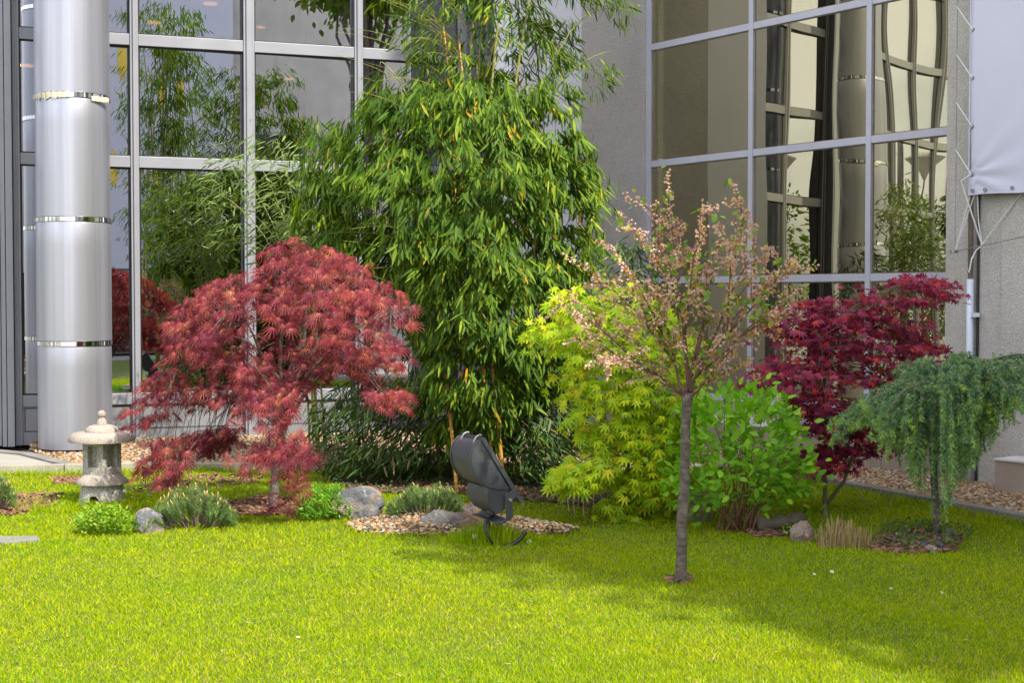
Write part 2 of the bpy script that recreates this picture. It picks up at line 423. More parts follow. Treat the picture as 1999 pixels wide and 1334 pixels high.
# ------------------------------------------------------------------ leaf templates (base at origin, along +Y, normal +Z, length 1)
def T_blade(w=.15, fold=.03, droop=.16):
    ts = [.22, .55, .82]; ws = [w * .42, w * .5, w * .3]
    V = [(0, 0, 0)]
    for t, ww in zip(ts, ws):
        z = -droop * t * t
        V += [(-ww, t, z), (0, t, z - fold), (ww, t, z)]
    V.append((0, 1, -droop))
    T = [(0, 2, 1), (0, 3, 2)]
    for k in range(2):
        a = 1 + 3 * k; b = a + 3
        T += [(a, a + 1, b + 1), (a, b + 1, b), (a + 1, a + 2, b + 2), (a + 1, b + 2, b + 1)]
    T += [(7, 8, 10), (8, 9, 10)]
    V[10:] = [V[-1]]
    return np.array(V, float), [(t[0], t[1], min(t[2], 10)) for t in T]
def T_star(angs, lens, sinus, wid, droop=.25, side=.55):
    V = [(0, 0, 0)]; T = []
    n = len(angs)
    def P(a, r, z): return (math.sin(R(a)) * r, math.cos(R(a)) * r, z)
    ring = []
    for i in range(n):
        if i == 0:
            ring.append(P(angs[0] - 25, sinus * .7, -.01))
        else:
            ring.append(P((angs[i - 1] + angs[i]) / 2, sinus, -droop * sinus * sinus))
        L = lens[i]; m = L * side
        for s in (-1, 1):
            da = math.degrees(math.atan2(wid * L, m)) * s
            p = P(angs[i] + da, math.hypot(m, wid * L), -droop * m * m + .02)
            if s == -1: ring.append(p); ring.append(P(angs[i], L, -droop * L * L))
            else: ring.append(p)
    ring.append(P(angs[-1] + 25, sinus * .7, -.01))
    V += ring
    for i in range(1, len(ring)):
        T.append((0, i + 1, i))
    return np.array(V, float), T
BAM = T_blade(.145, .02, .25)
MAP = T_star([-118, -78, -38, 0, 38, 78, 118], [.42, .72, .95, 1.0, .95, .72, .42], .30, .12, .3)
LACE = T_star([-80, -58, -38, -19, 0, 19, 38, 58, 80], [.45, .72, .9, 1.0, 1.08, 1.0, .9, .72, .45], .09, .027, .22, .45)
def T_ovate(w=.3, fold=.05, droop=.15):
    V = [(0, 0, 0), (-w * .8, .25, 0), (0, .3, -fold), (w * .8, .25, 0), (-w * .92, .55, -droop * .3), (0, .6, -droop * .36 - fold), (w * .92, .55, -droop * .3),
         (-w * .45, .83, -droop * .7), (w * .45, .83, -droop * .7), (0, 1, -droop)]
    T = [(0, 2, 1), (0, 3, 2), (1, 2, 5), (1, 5, 4), (2, 3, 6), (2, 6, 5), (4, 5, 7), (5, 6, 8), (5, 8, 7), (7, 8, 9)]
    return np.array(V, float), T
OVA = T_ovate()
NEEDLE = (np.array([(-.5, 0, 0), (.5, 0, 0), (0, 1, 0)], float), [(0, 1, 2)])   # width set by sx
PETAL5 = None

def inst(tpl, P, D, N, S, W=None):
    """copies of a template: P base points, D leaf axis, N rough normal, S length, W width factor"""
    tv, tt = tpl; tt = np.array(tt)
    D = nrm(D); X = nrm(np.cross(D, N)); Z = np.cross(X, D)
    S = np.asarray(S)[:, None, None]
    sx = S if W is None else np.asarray(W)[:, None, None]
    V = P[:, None, :] + sx * tv[None, :, 0:1] * X[:, None, :] + S * tv[None, :, 1:2] * D[:, None, :] + S * tv[None, :, 2:3] * Z[:, None, :]
    n, k = len(P), len(tv)
    T = (tt[None] + (np.arange(n) * k)[:, None, None]).reshape(-1, 3)
    return V.reshape(-1, 3), T
def join(parts):
    Vs = []; Ts = []; k = 0
    for V, T in parts:
        Vs.append(V); Ts.append(T + k); k += len(V)
    return np.concatenate(Vs), np.concatenate(Ts)

def inside(poly, x, y):
    c = np.zeros(len(x), bool); n = len(poly); j = n - 1
    for i in range(n):
        xi, yi = poly[i]; xj, yj = poly[j]
        cond = ((yi > y) != (yj > y)) & (x < (xj - xi) * (y - yi) / (yj - yi + 1e-12) + xi)
        c ^= cond; j = i
    return c
def edist(poly, x, y):
    d = np.full(len(x), 1e9); n = len(poly)
    for i in range(n):
        ax, ay = poly[i]; bx, by = poly[(i + 1) % n]
        vx, vy = bx - ax, by - ay
        t = np.clip(((x - ax) * vx + (y - ay) * vy) / (vx * vx + vy * vy), 0, 1)
        d = np.minimum(d, np.hypot(x - ax - t * vx, y - ay - t * vy))
    return d
def fill(poly, n, Y0, D, RR=90, surf=.6, grad=None):
    """n points in a rounded volume whose front outline is poly (photo pixels at distance Y0), half depth D"""
    xs = [p[0] for p in poly]; ys = [p[1] for p in poly]; out = []; tot = 0
    while tot < n:
        x = rng.uniform(min(xs), max(xs), n * 3); y = rng.uniform(min(ys), max(ys), n * 3)
        k = inside(poly, x, y); x = x[k]; y = y[k]
        if grad is not None:
            kk = rng.random(len(x)) < grad(x, y); x = x[kk]; y = y[kk]
        out.append(np.stack([x, y], 1)); tot += len(x)
    q = np.concatenate(out)[:n]
    e = np.sqrt(np.clip(edist(poly, q[:, 0], q[:, 1]) / RR, 0, 1)) * .9 + .1
    u = rng.uniform(-1, 1, n); u = np.sign(u) * np.abs(u) ** surf
    Y = Y0 + u * e * D
    return at_np(q[:, 0], q[:, 1], Y), u

# ------------------------------------------------------------------ ground, lawn, kerbs
def flat(name, poly, z, mat):
    mb = MB(); mb.add([(p[0], p[1], z) for p in poly], [tuple(range(len(poly)))]); return mb.build(name, mat)
g = flat('ground', [(-300, -300), (300, -300), (300, 300), (-300, 300)], -.06, M['paving']); tag(g, kind='structure')
KY = 13.15
kerb_line = [(-4.05, 12.80), (-3.0, KY), (-.5, KY + .02), (1.75, KY - .1), (2.2, 12.75), (2.72, 11.9), (3.55, 10.1), (4.5, 8.0), (5.4, 6.1)]
lawn_poly = [(-9, -3), (9, -3)] + [(5.6, 6.1)] + kerb_line[::-1][1:] + [(-6.5, 12.60), (-9, 12.5)]
lawn_poly = [(p[0], p[1]) for p in lawn_poly]
def lawn_h(x, y):
    return .018 * np.sin(x * 1.3 + .4) * np.cos(y * .9) + .01 * np.sin(x * 3.7 + y * 2.9)
LW = []; LF = []
nx, ny = 130, 120
gx = np.linspace(-9, 9, nx); gy = np.linspace(-3, 13.3, ny)
XX, YY = np.meshgrid(gx, gy)
hh = lawn_h(XX, YY)
V = np.stack([XX.ravel(), YY.ravel(), hh.ravel()], 1)
idx = np.arange(nx * ny).reshape(ny, nx)
a, b_, c_, d_ = idx[:-1, :-1].ravel(), idx[:-1, 1:].ravel(), idx[1:, 1:].ravel(), idx[1:, :-1].ravel()
cx = (XX[:-1, :-1] + XX[1:, 1:]).ravel() / 2; cy = (YY[:-1, :-1] + YY[1:, 1:]).ravel() / 2
keep = inside(lawn_poly, cx, cy) | inside(lawn_poly, cx, cy - .14)
T = np.concatenate([np.stack([a, b_, c_], 1), np.stack([a, c_, d_], 1)])[np.concatenate([keep, keep])]
o = npmesh('lawn', V, T, M['soil'], smooth=True); tag(o, kind='structure')

# gravel patch and mulch patches inside the lawn
gp_c = gnd(905, 1036); GP = [(gnd(px, py).x, gnd(px, py).y) for px, py in
     [(672, 1030), (700, 1018), (760, 1010), (850, 1012), (960, 1010), (1060, 1024), (1100, 1031), (1135, 1038), (1090, 1046), (1000, 1048), (900, 1049), (780, 1050), (700, 1043)]]
mul = {'maple': [(430, 985), (520, 975), (600, 985), (610, 1005), (520, 1012), (440, 1008)],
       'log': [(1450, 1040), (1500, 1022), (1570, 1020), (1560, 1050), (1480, 1055)],
       'left': [(-40, 985), (40, 965), (120, 968), (115, 985), (20, 1003), (-40, 1003)],
       'lantern': [(100, 938), (160, 936), (165, 948), (110, 950)],
       'bamboo': [(640, 935), (900, 925), (1150, 960), (1290, 980), (1290, 1005), (1080, 985), (900, 968), (700, 965)],
       'cedar': [(1690, 1052), (1790, 1040), (1880, 1055), (1870, 1078), (1760, 1085), (1690, 1078)],
       'behind': [(262, 945), (420, 930), (520, 935), (500, 950), (380, 955), (262, 965)],
       'cherry': [(1300, 1141), (1330, 1134), (1358, 1142), (1340, 1152), (1303, 1149)]}
mulw = {k: [(gnd(*p).x, gnd(*p).y) for p in v] for k, v in mul.items()}

def tri_pts(n, poly):
    xs = [p[0] for p in poly]; ys = [p[1] for p in poly]; out = []; t = 0
    while t < n:
        x = rng.uniform(min(xs), max(xs), n * 2 + 10); y = rng.uniform(min(ys), max(ys), n * 2 + 10)
        k = inside(poly, x, y); out.append(np.stack([x[k], y[k]], 1)); t += k.sum()
    return np.concatenate(out)[:n]

ICO_V, ICO_T = None, None
bm = bmesh.new(); bmesh.ops.create_icosphere(bm, subdivisions=1, radius=1); bm.verts.ensure_lookup_table()
ICO_V = np.array([v.co[:] for v in bm.verts]); ICO_T = [[v.index for v in f.verts] for f in bm.faces]; bm.free()
def pebbles(name, poly, dens, z0, label, size=(.009, .020), mound=0.0):
    area = abs(sum(poly[i][0] * poly[(i + 1) % len(poly)][1] - poly[(i + 1) % len(poly)][0] * poly[i][1] for i in range(len(poly)))) / 2
    n = int(area * dens); p = tri_pts(n, poly)
    s = rng.uniform(*size, n)
    P = np.concatenate([p, (z0 + rng.uniform(-.006, .012, n))[:, None]], 1)
    if mound: 
        e = edist(poly, p[:, 0], p[:, 1]); P[:, 2] += mound * np.clip(e / .2, 0, 1)
    tv = ICO_V[None] * (1 + rng.uniform(-.18, .18, (n, len(ICO_V), 1)))
    sc = np.stack([s * rng.uniform(.9, 1.6, n), s * rng.uniform(.8, 1.2, n), s * rng.uniform(.5, .85, n)], 1)
    tv = tv * sc[:, None, :]
    ang = rng.uniform(0, math.pi * 2, n); ca, sa = np.cos(ang)[:, None], np.sin(ang)[:, None]
    x = tv[:, :, 0] * ca - tv[:, :, 1] * sa; y = tv[:, :, 0] * sa + tv[:, :, 1] * ca
    tilt = rng.uniform(-.5, .5, n)[:, None]
    z = tv[:, :, 2] * np.cos(tilt) + x * np.sin(tilt)
    Vv = np.stack([x, y, z], 2) + P[:, None, :]
    Tt = (np.array(ICO_T)[None] + (np.arange(n) * len(ICO_V))[:, None, None]).reshape(-1, 3)
    o = npmesh(name, Vv.reshape(-1, 3), Tt, M['pebble'], smooth=True)
    return tag(o, label, 'gravel', kind='stuff')

# facade lines
ML = .36; YL0 = 15.45 + .36 * 5.3                                   # left glass wall: Y = YL0 + ML*X
def fl(px):
    k = (px - 999.5) / F; Y = YL0 / (1 - ML * k); return Vector((k * Y, Y, 0))
dL = Vector((1, ML, 0)).normalized(); nL = Vector((dL.y, -dL.x, 0))
SR = 1.38; WR = 1 / math.hypot(1, SR); VR = SR * WR
def fr(px, off=0.0):                                      # right glass wall
    k = (px - 999.5) / F; c = 16.65 + SR * 1.575 - off / WR
    Y = c / (1 + SR * k); return Vector((k * Y, Y, 0))
dR = Vector((WR, -VR, 0)); nR = Vector((-VR, -WR, 0))

gl_bed = [(-4.95, 14.7), (-4.0, 13.0), (-3.0, KY + .02), (-.5, KY + .04), (1.75, KY - .08), (2.6, 13.9), (1.2, 16.9), (-1, 16.85), (-5.2, 15.5)]
gr_bed = [(1.6, KY - .05), (2.22, 12.75), (2.76, 11.9), (3.6, 10.1), (4.6, 8.0), (5.3, 7.6), (6.2, 9.6), (4.1, 12.5), (2.7, 14.2), (1.9, 15.0)]
o = flat('gravel_bed', gl_bed, .012, M['mulch_soil']); tag(o, kind='structure')
o = flat('gravel_bed', gr_bed, .008, M['mulch_soil']); tag(o, kind='structure')
pebbles('gravel', gl_bed, 1500, .028, 'tan river pebbles in the bed between left kerb and glass wall')
pebbles('gravel', gr_bed, 1900, .028, 'tan and brown pebbles in the strip below the brown tiled plinth', (.010, .023))
pebbles('gravel', GP, 2600, .018, 'small pebble patch in the lawn around the floodlight', (.008, .018), .02)

def kerb(pts, name, mat, label, w=.05, z=.075):
    root = None
    mb = MB()
    for i in range(len(pts) - 1):
        a = Vector((*pts[i], 0)); b = Vector((*pts[i + 1], 0)); d = (b - a); L = d.length; d.normalize(); nn = Vector((-d.y, d.x, 0))
        k = max(1, round(L / 1.0))
        for j in range(k):
            p = a + d * (L * j / k + .004); q = a + d * (L * (j + 1) / k - .004)
            po = [p - nn * w, q - nn * w, q + nn * w, p + nn * w]
            mb.prism([(v.x, v.y) for v in po], -.05, z + .002 * ((i + j) % 2))
    o = mb.build(name, mat, bevel=.006)
    return tag(o, label, 'kerb', 'concrete garden kerbs')
kerb([(-7.5, 12.55), (-4.05, 12.95), (-3.0, KY)], 'garden_kerb', M['kerb'], 'sunlit concrete kerb below the paving slab beside the metal column', .05, .085)
kerb([(-3.0, KY), (-.5, KY + .02), (1.75, KY - .1)], 'garden_kerb', M['kerb'], 'straight concrete kerb running behind the red lace maple and the bamboo', .045, .07)
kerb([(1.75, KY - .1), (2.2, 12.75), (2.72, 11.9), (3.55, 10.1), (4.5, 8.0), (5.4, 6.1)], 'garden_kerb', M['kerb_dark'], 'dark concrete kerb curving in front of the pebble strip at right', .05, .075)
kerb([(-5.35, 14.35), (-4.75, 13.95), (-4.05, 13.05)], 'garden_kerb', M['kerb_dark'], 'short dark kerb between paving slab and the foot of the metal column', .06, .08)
mb = MB(); mb.prism([(-9, 12.7), (-4.08, 13.03), (-4.8, 13.93), (-5.4, 14.35), (-5.6, 15.3), (-9, 14.2)], -.05, .06)
tag(mb.build('pavement', M['slab'], bevel=.005), kind='structure')
mb = MB(); sl = [gnd(-60, 1064), gnd(-30, 1054), gnd(72, 1053), gnd(78, 1060), gnd(10, 1066)]
mb.prism([(p.x, p.y) for p in sl], -.04, .022)
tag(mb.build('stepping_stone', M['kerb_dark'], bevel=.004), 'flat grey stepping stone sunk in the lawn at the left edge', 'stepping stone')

# bark mulch
def mulch(poly, n, name, label):
    p = tri_pts(n, poly); mbV = []; 
    L = rng.uniform(.012, .035, n); W = rng.uniform(.006, .014, n)
    P = np.concatenate([p, (lawn_h(p[:, 0], p[:, 1]) + rng.uniform(.008, .03, n))[:, None]], 1)
    D = np.stack([rng.normal(size=n), rng.normal(size=n), rng.normal(size=n) * .25], 1)
    N = np.stack([rng.normal(size=n) * .4, rng.normal(size=n) * .4, np.ones(n)], 1)
    tv = np.array([(-1, -1, 0), (1, -1, 0), (1, 1, 0), (-1, 1, 0), (-1, -1, -.3), (1, -1, -.3), (1, 1, -.3), (-1, 1, -.3)], float)
    tt = [(0, 1, 2), (0, 2, 3), (0, 4, 5), (0, 5, 1), (1, 5, 6), (1, 6, 2), (2, 6, 7), (2, 7, 3), (3, 7, 4), (3, 4, 0)]
    V, T = inst((tv, tt), P, D, N, L, W)
    return tag(npmesh(name, V, T, M['chip']), label, 'mulch', kind='stuff')
ml = {'maple': ('bark mulch around the foot of the red lace maple', 700), 'log': ('bark mulch between green shrub and white rock', 500),
      'left': ('bark mulch by the pine shrub at the left edge', 500), 'lantern': ('bare earth and bark strip left of the stone lantern', 200),
      'bamboo': ('dry leaf litter and bark under the bamboo', 2600), 'cedar': ('bark mulch around the foot of the weeping cedar', 330),
      'behind': ('bark strip behind the lantern and pine shrub', 160), 'cherry': ('small ring of dark earth around the cherry trunk', 40)}
for k, (lb, n) in ml.items():
    zz = .022 if k != 'cherry' else .02
    if k in ('bamboo', 'maple', 'log'): flat('soil', mulw[k], zz, M['mulch_soil'])['kind'] = 'structure'
    mulch(mulw[k], n, 'bark_mulch', lb)

# grass blades: one mesh
def grass():
    N = 640000
    # denser nearer the camera
    Y = 5.2 + 8.2 * rng.random(N) ** 1.15
    X = rng.uniform(-1, 1, N) * (Y * .40 + .5)
    k = inside(lawn_poly, X, Y)
    k &= ~(inside(GP, X, Y) & (rng.random(N) < .985))
    for q_, q in mulw.items(): k &= ~(inside(q, X, Y) & (rng.random(N) < (.55 if q_ in ('left', 'lantern', 'behind', 'bamboo') else .88)))
    X, Y = X[k], Y[k]; fp = gnd(965, 1062); nt_ = 1500
    X = np.concatenate([X, fp.x - .03 + rng.normal(size=nt_) * .09]); Y = np.concatenate([Y, fp.y + .02 + rng.normal(size=nt_) * .06]); n = len(X)
    far = np.array([mnoise.noise(Vector((x * 1.7, y * 1.7, 3.3))) for x, y in zip(X[::1], Y[::1])])
    h = rng.uniform(.008, .027, n) * (1 + .35 * far)
    # longer, unmown rims
    fp = gnd(965, 1060); d = np.hypot((X - fp.x) / .38, (Y - fp.y) / .16)
    h += np.where(d < 1, rng.uniform(0, .10, n) * (1 - d * .6), 0)
    kd = edist(lawn_poly, X, Y); h += np.where((kd < .16) & (Y > 8), rng.uniform(0, .06, n), 0)
    dg = edist(GP, X, Y); h += np.where(dg < .07, rng.uniform(0, .03, n), 0)
    ll = gnd(200, 985); d2 = np.hypot((X - ll.x) / .7, (Y - ll.y) / .45); h += np.where(d2 < 1, rng.uniform(0, .05, n), 0)
    h[-nt_:] = rng.uniform(.04, .15, nt_)
    w = rng.uniform(.0012, .0025, n) * (Y / 8) ** .6
    lean = rng.uniform(.2, 1.5, n) * h; lean[-nt_:] *= .4; a = rng.uniform(0, 2 * math.pi, n); b = rng.uniform(0, 2 * math.pi, n)
    z = lawn_h(X, Y)
    wx, wy = np.cos(b) * w, np.sin(b) * w
    lx, ly = np.cos(a) * lean, np.sin(a) * lean
    P0 = np.stack([X - wx, Y - wy, z], 1); P1 = np.stack([X + wx, Y + wy, z], 1)
    P2 = np.stack([X - wx * .7 + lx * .35, Y - wy * .7 + ly * .35, z + h * .6], 1); P3 = np.stack([X + wx * .7 + lx * .35, Y + wy * .7 + ly * .35, z + h * .6], 1)
    P4 = np.stack([X + lx, Y + ly, z + h], 1)
    V = np.stack([P0, P1, P2, P3, P4], 1).reshape(-1, 3)
    T = (np.array([(0, 1, 3), (0, 3, 2), (2, 3, 4)])[None] + (np.arange(n) * 5)[:, None, None]).reshape(-1, 3)
    tag(npmesh('grass', V, T, M['grass']), 'short bright green lawn grass filling the foreground', 'grass', kind='stuff')
grass()

# ------------------------------------------------------------------ left glass wall
ZA, ZB, ZC = 4.425, 3.088, .477
def frame_box(mb, p, q, z0, z1, n_, proud=.03, deep=.08):
    """box between plan points p,q (Vectors), along a facade with outward normal n_"""
    a = p + n_ * proud; b = q + n_ * proud; c = q - n_ * deep; d = p - n_ * deep
    mb.prism([(a.x, a.y), (b.x, b.y), (c.x, c.y), (d.x, d.y)], z0, z1)
left = empty('glass_wall', fl(400), 'grey framed glass wall of the building behind the metal column and red lace maple', 'glass wall')
mull = [ (28, 42), (257, 273), (477, 498), (692, 708), (893, 912), (1075, 1088)]
HT = 8.4
# broad jamb at far left
mb = MB()
for a, b, pr in ((-75, 2, .0), (2, 12, .10), (12, 27, .13)):
    frame_box(mb, fl(a) + dL * .004, fl(b) - dL * .003, 0, HT, nL, .05 + pr, .1)
mb.build('jamb', M['frame'], left, bevel=.004)
bays = [(-75, 28)] + [(mull[i][1], mull[i + 1][0]) for i in range(len(mull) - 1)]
for k in range(7):
    b0 = (-75 - 232 * k); bays.append((b0 - 216, b0)); mull.append((b0 - 232, b0 - 216))
for a, b in mull:
    mb = MB(); p, q = fl(a), fl(b)
    frame_box(mb, p, q, .0, HT, nL, .06, .08)
    frame_box(mb, p + dL * .028, q - dL * .028, .0, HT, nL, .085, .0 - .062)
    mb.build('mullion', M['frame'], left, bevel=.004)
zt = [ZC, ZB, ZA, ZA + 1.34, ZA + 2.68]
for i, (a, b) in enumerate(bays):
    if i == 0: continue
    p, q = fl(a), fl(b)
    for j, z in enumerate(zt):
        mb = MB(); frame_box(mb, p + dL * .002, q - dL * .002, z - .062, z + .062, nL, .045, .06); mb.build('transom', M['frame'], left, bevel=.004)
    # black gasket round every pane then the pane
    zs = zt + [HT]
    for j in range(len(zs) - 1):
        z0, z1 = zs[j] + .062, zs[j + 1] - .062
        mb = MB()
        for (u0, u1, v0, v1) in ((p, p + dL * .018, z0, z1), (q - dL * .018, q, z0, z1), (p + dL * .018, q - dL * .018, z0, z0 + .016), (p + dL * .018, q - dL * .018, z1 - .016, z1)):
            frame_box(mb, u0 + dL * .002, u1 - dL * .002, v0 + .001, v1 - .001, nL, .012, .03)
        pane = MB(); pane.prism([(v.x, v.y) for v in (p + dL * .02 + nL * .008, q - dL * .02 - nL * .036, q - dL * .02 - nL * .044, p + dL * .02)], z0 + .017, z1 - .017)
        go = pane.build('pane', M['glass_l'], left)
        mb.build('gasket', M['gasket'], go)
    # solid metal panel at the bottom
    mb = MB(); frame_box(mb, p + dL * .002, q - dL * .002, .0, ZC - .064, nL, .015, .06)
    pa = mb.build('bottom_panel', M['panel'], left)
    mb = MB()
    for (u0, u1, v0, v1) in ((p + dL * .02, p + dL * .03, .14, .40), (q - dL * .03, q - dL * .02, .14, .40), (p + dL * .03, q - dL * .03, .14, .15), (p + dL * .03, q - dL * .03, .39, .40)):
        frame_box(mb, u0, u1, v0, v1, nL, .0185, .0)
    mb.build('panel_joint', M['gap'], pa)

# room behind
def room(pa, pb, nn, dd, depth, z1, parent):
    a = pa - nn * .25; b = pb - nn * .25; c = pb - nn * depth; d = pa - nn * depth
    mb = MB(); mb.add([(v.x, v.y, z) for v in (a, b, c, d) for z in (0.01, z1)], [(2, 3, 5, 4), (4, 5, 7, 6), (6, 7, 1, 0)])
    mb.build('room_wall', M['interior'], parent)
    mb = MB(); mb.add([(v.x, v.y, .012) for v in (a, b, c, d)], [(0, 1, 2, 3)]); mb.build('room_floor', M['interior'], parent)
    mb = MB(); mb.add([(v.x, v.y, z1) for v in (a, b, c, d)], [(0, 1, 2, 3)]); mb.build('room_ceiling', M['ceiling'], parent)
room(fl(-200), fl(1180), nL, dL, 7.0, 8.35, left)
def downlight(px, py, Y, sunk_parent, r=.09):
    c = at(px, py, Y)
    root = empty('downlight', c, None, None)
    mb = MB(); mb.lathe([(r, 0), (r, .012), (r * .98, .02)], (c.x, c.y, c.z), 20); mb.build('lens', M['lamp'], root)
    mb = MB(); mb.lathe([(r * 1.2, .021), (r * 1.2, .05), (.02, .9)], (c.x, c.y, c.z), 16); mb.build('housing', M['frame'], root)
    return root
dls = [((302, 45), 19, 'round warm downlight behind second pane, lower one above the left bamboo reflection'),
       ((411, 8), 19, 'round warm downlight glowing near the top of the photo over the red maple'),
       ((565, 155), 20, 'warm downlight inside the glass wall, in the pane left of the bamboo top'),
       ((53, 129), 19, 'warm downlight seen left of the metal column'),
       ((509, 54), 21, 'tiny warm downlight at the left edge of the dark upper pane')]
for (p, Y, lb) in dls:
    tag(downlight(p[0], p[1], Y, None, .09 if Y == 19 else .06), lb, 'downlight', 'ceiling downlights inside the building')

# building top band so the glass wall has an end above the frame
mb = MB(); frame_box(mb, fl(-1750), fl(1180), HT + .01, HT + 1.6, nL, .3, 7.0)
ro = mb.build('top_block', M['concrete'], left)
mb = MB(); frame_box(mb, fl(-1990), fl(-1705), 0, HT, nL, .1, .4); mb.build('side_wall', M['concrete'], left)

# ------------------------------------------------------------------ corner wing wall (concrete + white), perpendicular to right glass wall
c0 = fr(1262)
pier = empty('wing_wall', c0, 'tall wall half rough concrete, half white paint, behind the bamboo', 'wall')
e1 = c0 + nR * .97; e2 = c0 + nR * 1.95
def wall_seg(name, a, b, th, z0, z1, mat, parent, side):
    d = (b - a).normalized(); nn = Vector((-d.y, d.x, 0)) * side
    mb = MB(); mb.prism([(a.x, a.y), (b.x, b.y), ((b + nn * th).x, (b + nn * th).y), ((a + nn * th).x, (a + nn * th).y)], z0, z1)
    return mb.build(name, mat, parent)
wall_seg('concrete_face', c0, e1, .3, 0, 9.5, M['concrete'], pier, -1)
wall_seg('white_face', e1 + nR * .002 , e2, .296, 0, 9.5, M['white_wall'], pier, -1)
# ------------------------------------------------------------------ right glass wall
right = empty('glass_wall', fr(1560), 'bronze tinted glass wall at right above the brown tiled plinth', 'glass wall')
ZR = [.50, 1.79, 3.13, 4.47, 5.81, 7.15, 8.49]
p_l = fr(1262); 
mb = MB(); frame_box(mb, fr(1256), fr(1261.5), .0, 9.5, nR, .0 + .035, .05); mb.build('cover_strip', M['frame_r'], right, bevel=.003)
mulR = [(1263, 1272), (1462, 1470.5), (1691, 1701), (1958, 1970)]
for a, b in mulR:
    mb = MB(); frame_box(mb, fr(a), fr(b), ZR[0] - .04, 9.5, nR, .03, .09); mb.build('mullion', M['frame_r'], right, bevel=.004)
for i in range(3):
    p, q = fr(mulR[i][1]), fr(mulR[i + 1][0])
    for z in ZR:
        mb = MB(); frame_box(mb, p + dR * .002, q - dR * .002, z - .036, z + .036, nR, .026, .08); mb.build('transom', M['frame_r'], right, bevel=.003)
    for j in range(len(ZR) - 1):
        z0, z1 = ZR[j] + .036, ZR[j + 1] - .036
        pane = MB(); frame_box(pane, p + dR * .014, q - dR * .014, z0 + .012, z1 - .012, nR, 0, .008)
        go = pane.build('pane', M['glass_r'], right)
        mb = MB()
        for (u0, u1, v0, v1) in ((p, p + dR * .012, z0, z1), (q - dR * .012, q, z0, z1), (p + dR * .012, q - dR * .012, z0, z0 + .01), (p + dR * .012, q - dR * .012, z1 - .01, z1)):
            frame_box(mb, u0 + dR * .001, u1 - dR * .001, v0 + .001, v1 - .001, nR, .008, .02)
        mb.build('gasket', M['pipe_b'], go)
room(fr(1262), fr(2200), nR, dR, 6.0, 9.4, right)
wl = MB(); frame_box(wl, fr(1262), fr(1975), .0, ZR[0] - .041, nR, .05, .1); wl.build('sill_wall', M['tile'], right)
# plinth
pl = empty('tiled_plinth', fr(1650, .8), 'low brown tiled plinth with pale edge below the bronze glass wall', 'plinth')
def offbox(mb, pa, pb, back, z0, z1):
    c, d = pb - nR * back, pa - nR * back
    mb.prism([(pa.x, pa.y), (pb.x, pb.y), (c.x, c.y), (d.x, d.y)], z0, z1)
pxs = [1275, 1380, 1490, 1600, 1722, 1843]
for i in range(5):
    mb = MB(); offbox(mb, fr(pxs[i], .74) + dR * .003, fr(pxs[i + 1], .74) - dR * .003, .68, 0, .31); mb.build('tile', M['tile'], pl, bevel=.002)
mb = MB(); offbox(mb, fr(1275, .752), fr(1843, .752), .69, .312, .325); mb.build('edge_strip', M['tile_edge'], pl)
# right concrete pier
pr = empty('concrete_pier', fr(1900, .8), 'broad rough concrete pier right of the bronze glass wall, behind the weeping cedar', 'pier')
mb = MB(); offbox(mb, fr(1845, .8), fr(1958, .8), .79, 0, 9.5); mb.build('pier_face', M['concrete'], pr)
mb = MB(); offbox(mb, fr(1958, .8) + dR * .002 + nR * .03, fr(1958, .8) + dR * 3.2 + nR * .03, .9, 0, 9.5); mb.build('pier_return', M['concrete'], pr)
mb = MB(); offbox(mb, fr(1958, .8) + dR * 3.2 - nR * .2, fr(1958, .8) + dR * 7.0 - nR * .2, .5, 0, 9.5)
tag(mb.build('side_wall', M['concrete']), 'plain concrete wall continuing past the banner at right', 'wall')
pb = empty('tiled_plinth', fr(1975, 1.2), 'short brown tiled plinth at the right edge against the concrete pier', 'plinth')
q0 = fr(1945, 1.15)
mb = MB(); offbox(mb, q0, q0 + dR * 2.5, .30, 0, .285); mb.build('tile', M['tile'], pb, bevel=.002)
mb = MB(); offbox(mb, q0 - dR * .004 + nR * .012, q0 + dR * 2.5 + nR * .012, .31, .287, .302); mb.build('edge_strip', M['tile_edge'], pb)
# right wing's unseen upper block, made taller and longer to shade the white wall
mb = MB(); frame_box(mb, fr(1262), fr(1958) + dR * 8.5, 9.52, 21, nR, .1, 7); mb.build('top_block', M['concrete'], right)

# drain pipe
pp = fr(1893.5, .86)
dp = empty('drain_pipe', pp, 'rusty brown and pale blue drain pipe running down the concrete pier', 'drain pipe')
mb = MB(); mb.tube([(pp.x, pp.y, 1.75), (pp.x, pp.y, 9.4)], .022, 12); mb.build('upper_pipe', M['pipe_b'], dp, smooth=True)
mb = MB(); mb.tube([(pp.x, pp.y, .02), (pp.x, pp.y, 1.75)], .030, 14); mb.build('lower_pipe', M['pipe'], dp, smooth=True)
for z in (.38, 1.45):
    mb = MB(); mb.box((pp.x + dR.x * .05, pp.y + dR.y * .05, z), (.03, .03, .018)); mb.build('bracket', M['pipe_b'] if z < 1 else M['pipe'], dp)
mb = MB(); q = pp + dR * .042 - nR * .045; mb.tube([(q.x, q.y, .02), (q.x, q.y, 9.4)], .012, 6); mb.build('dark_conduit', M['black'], dp)

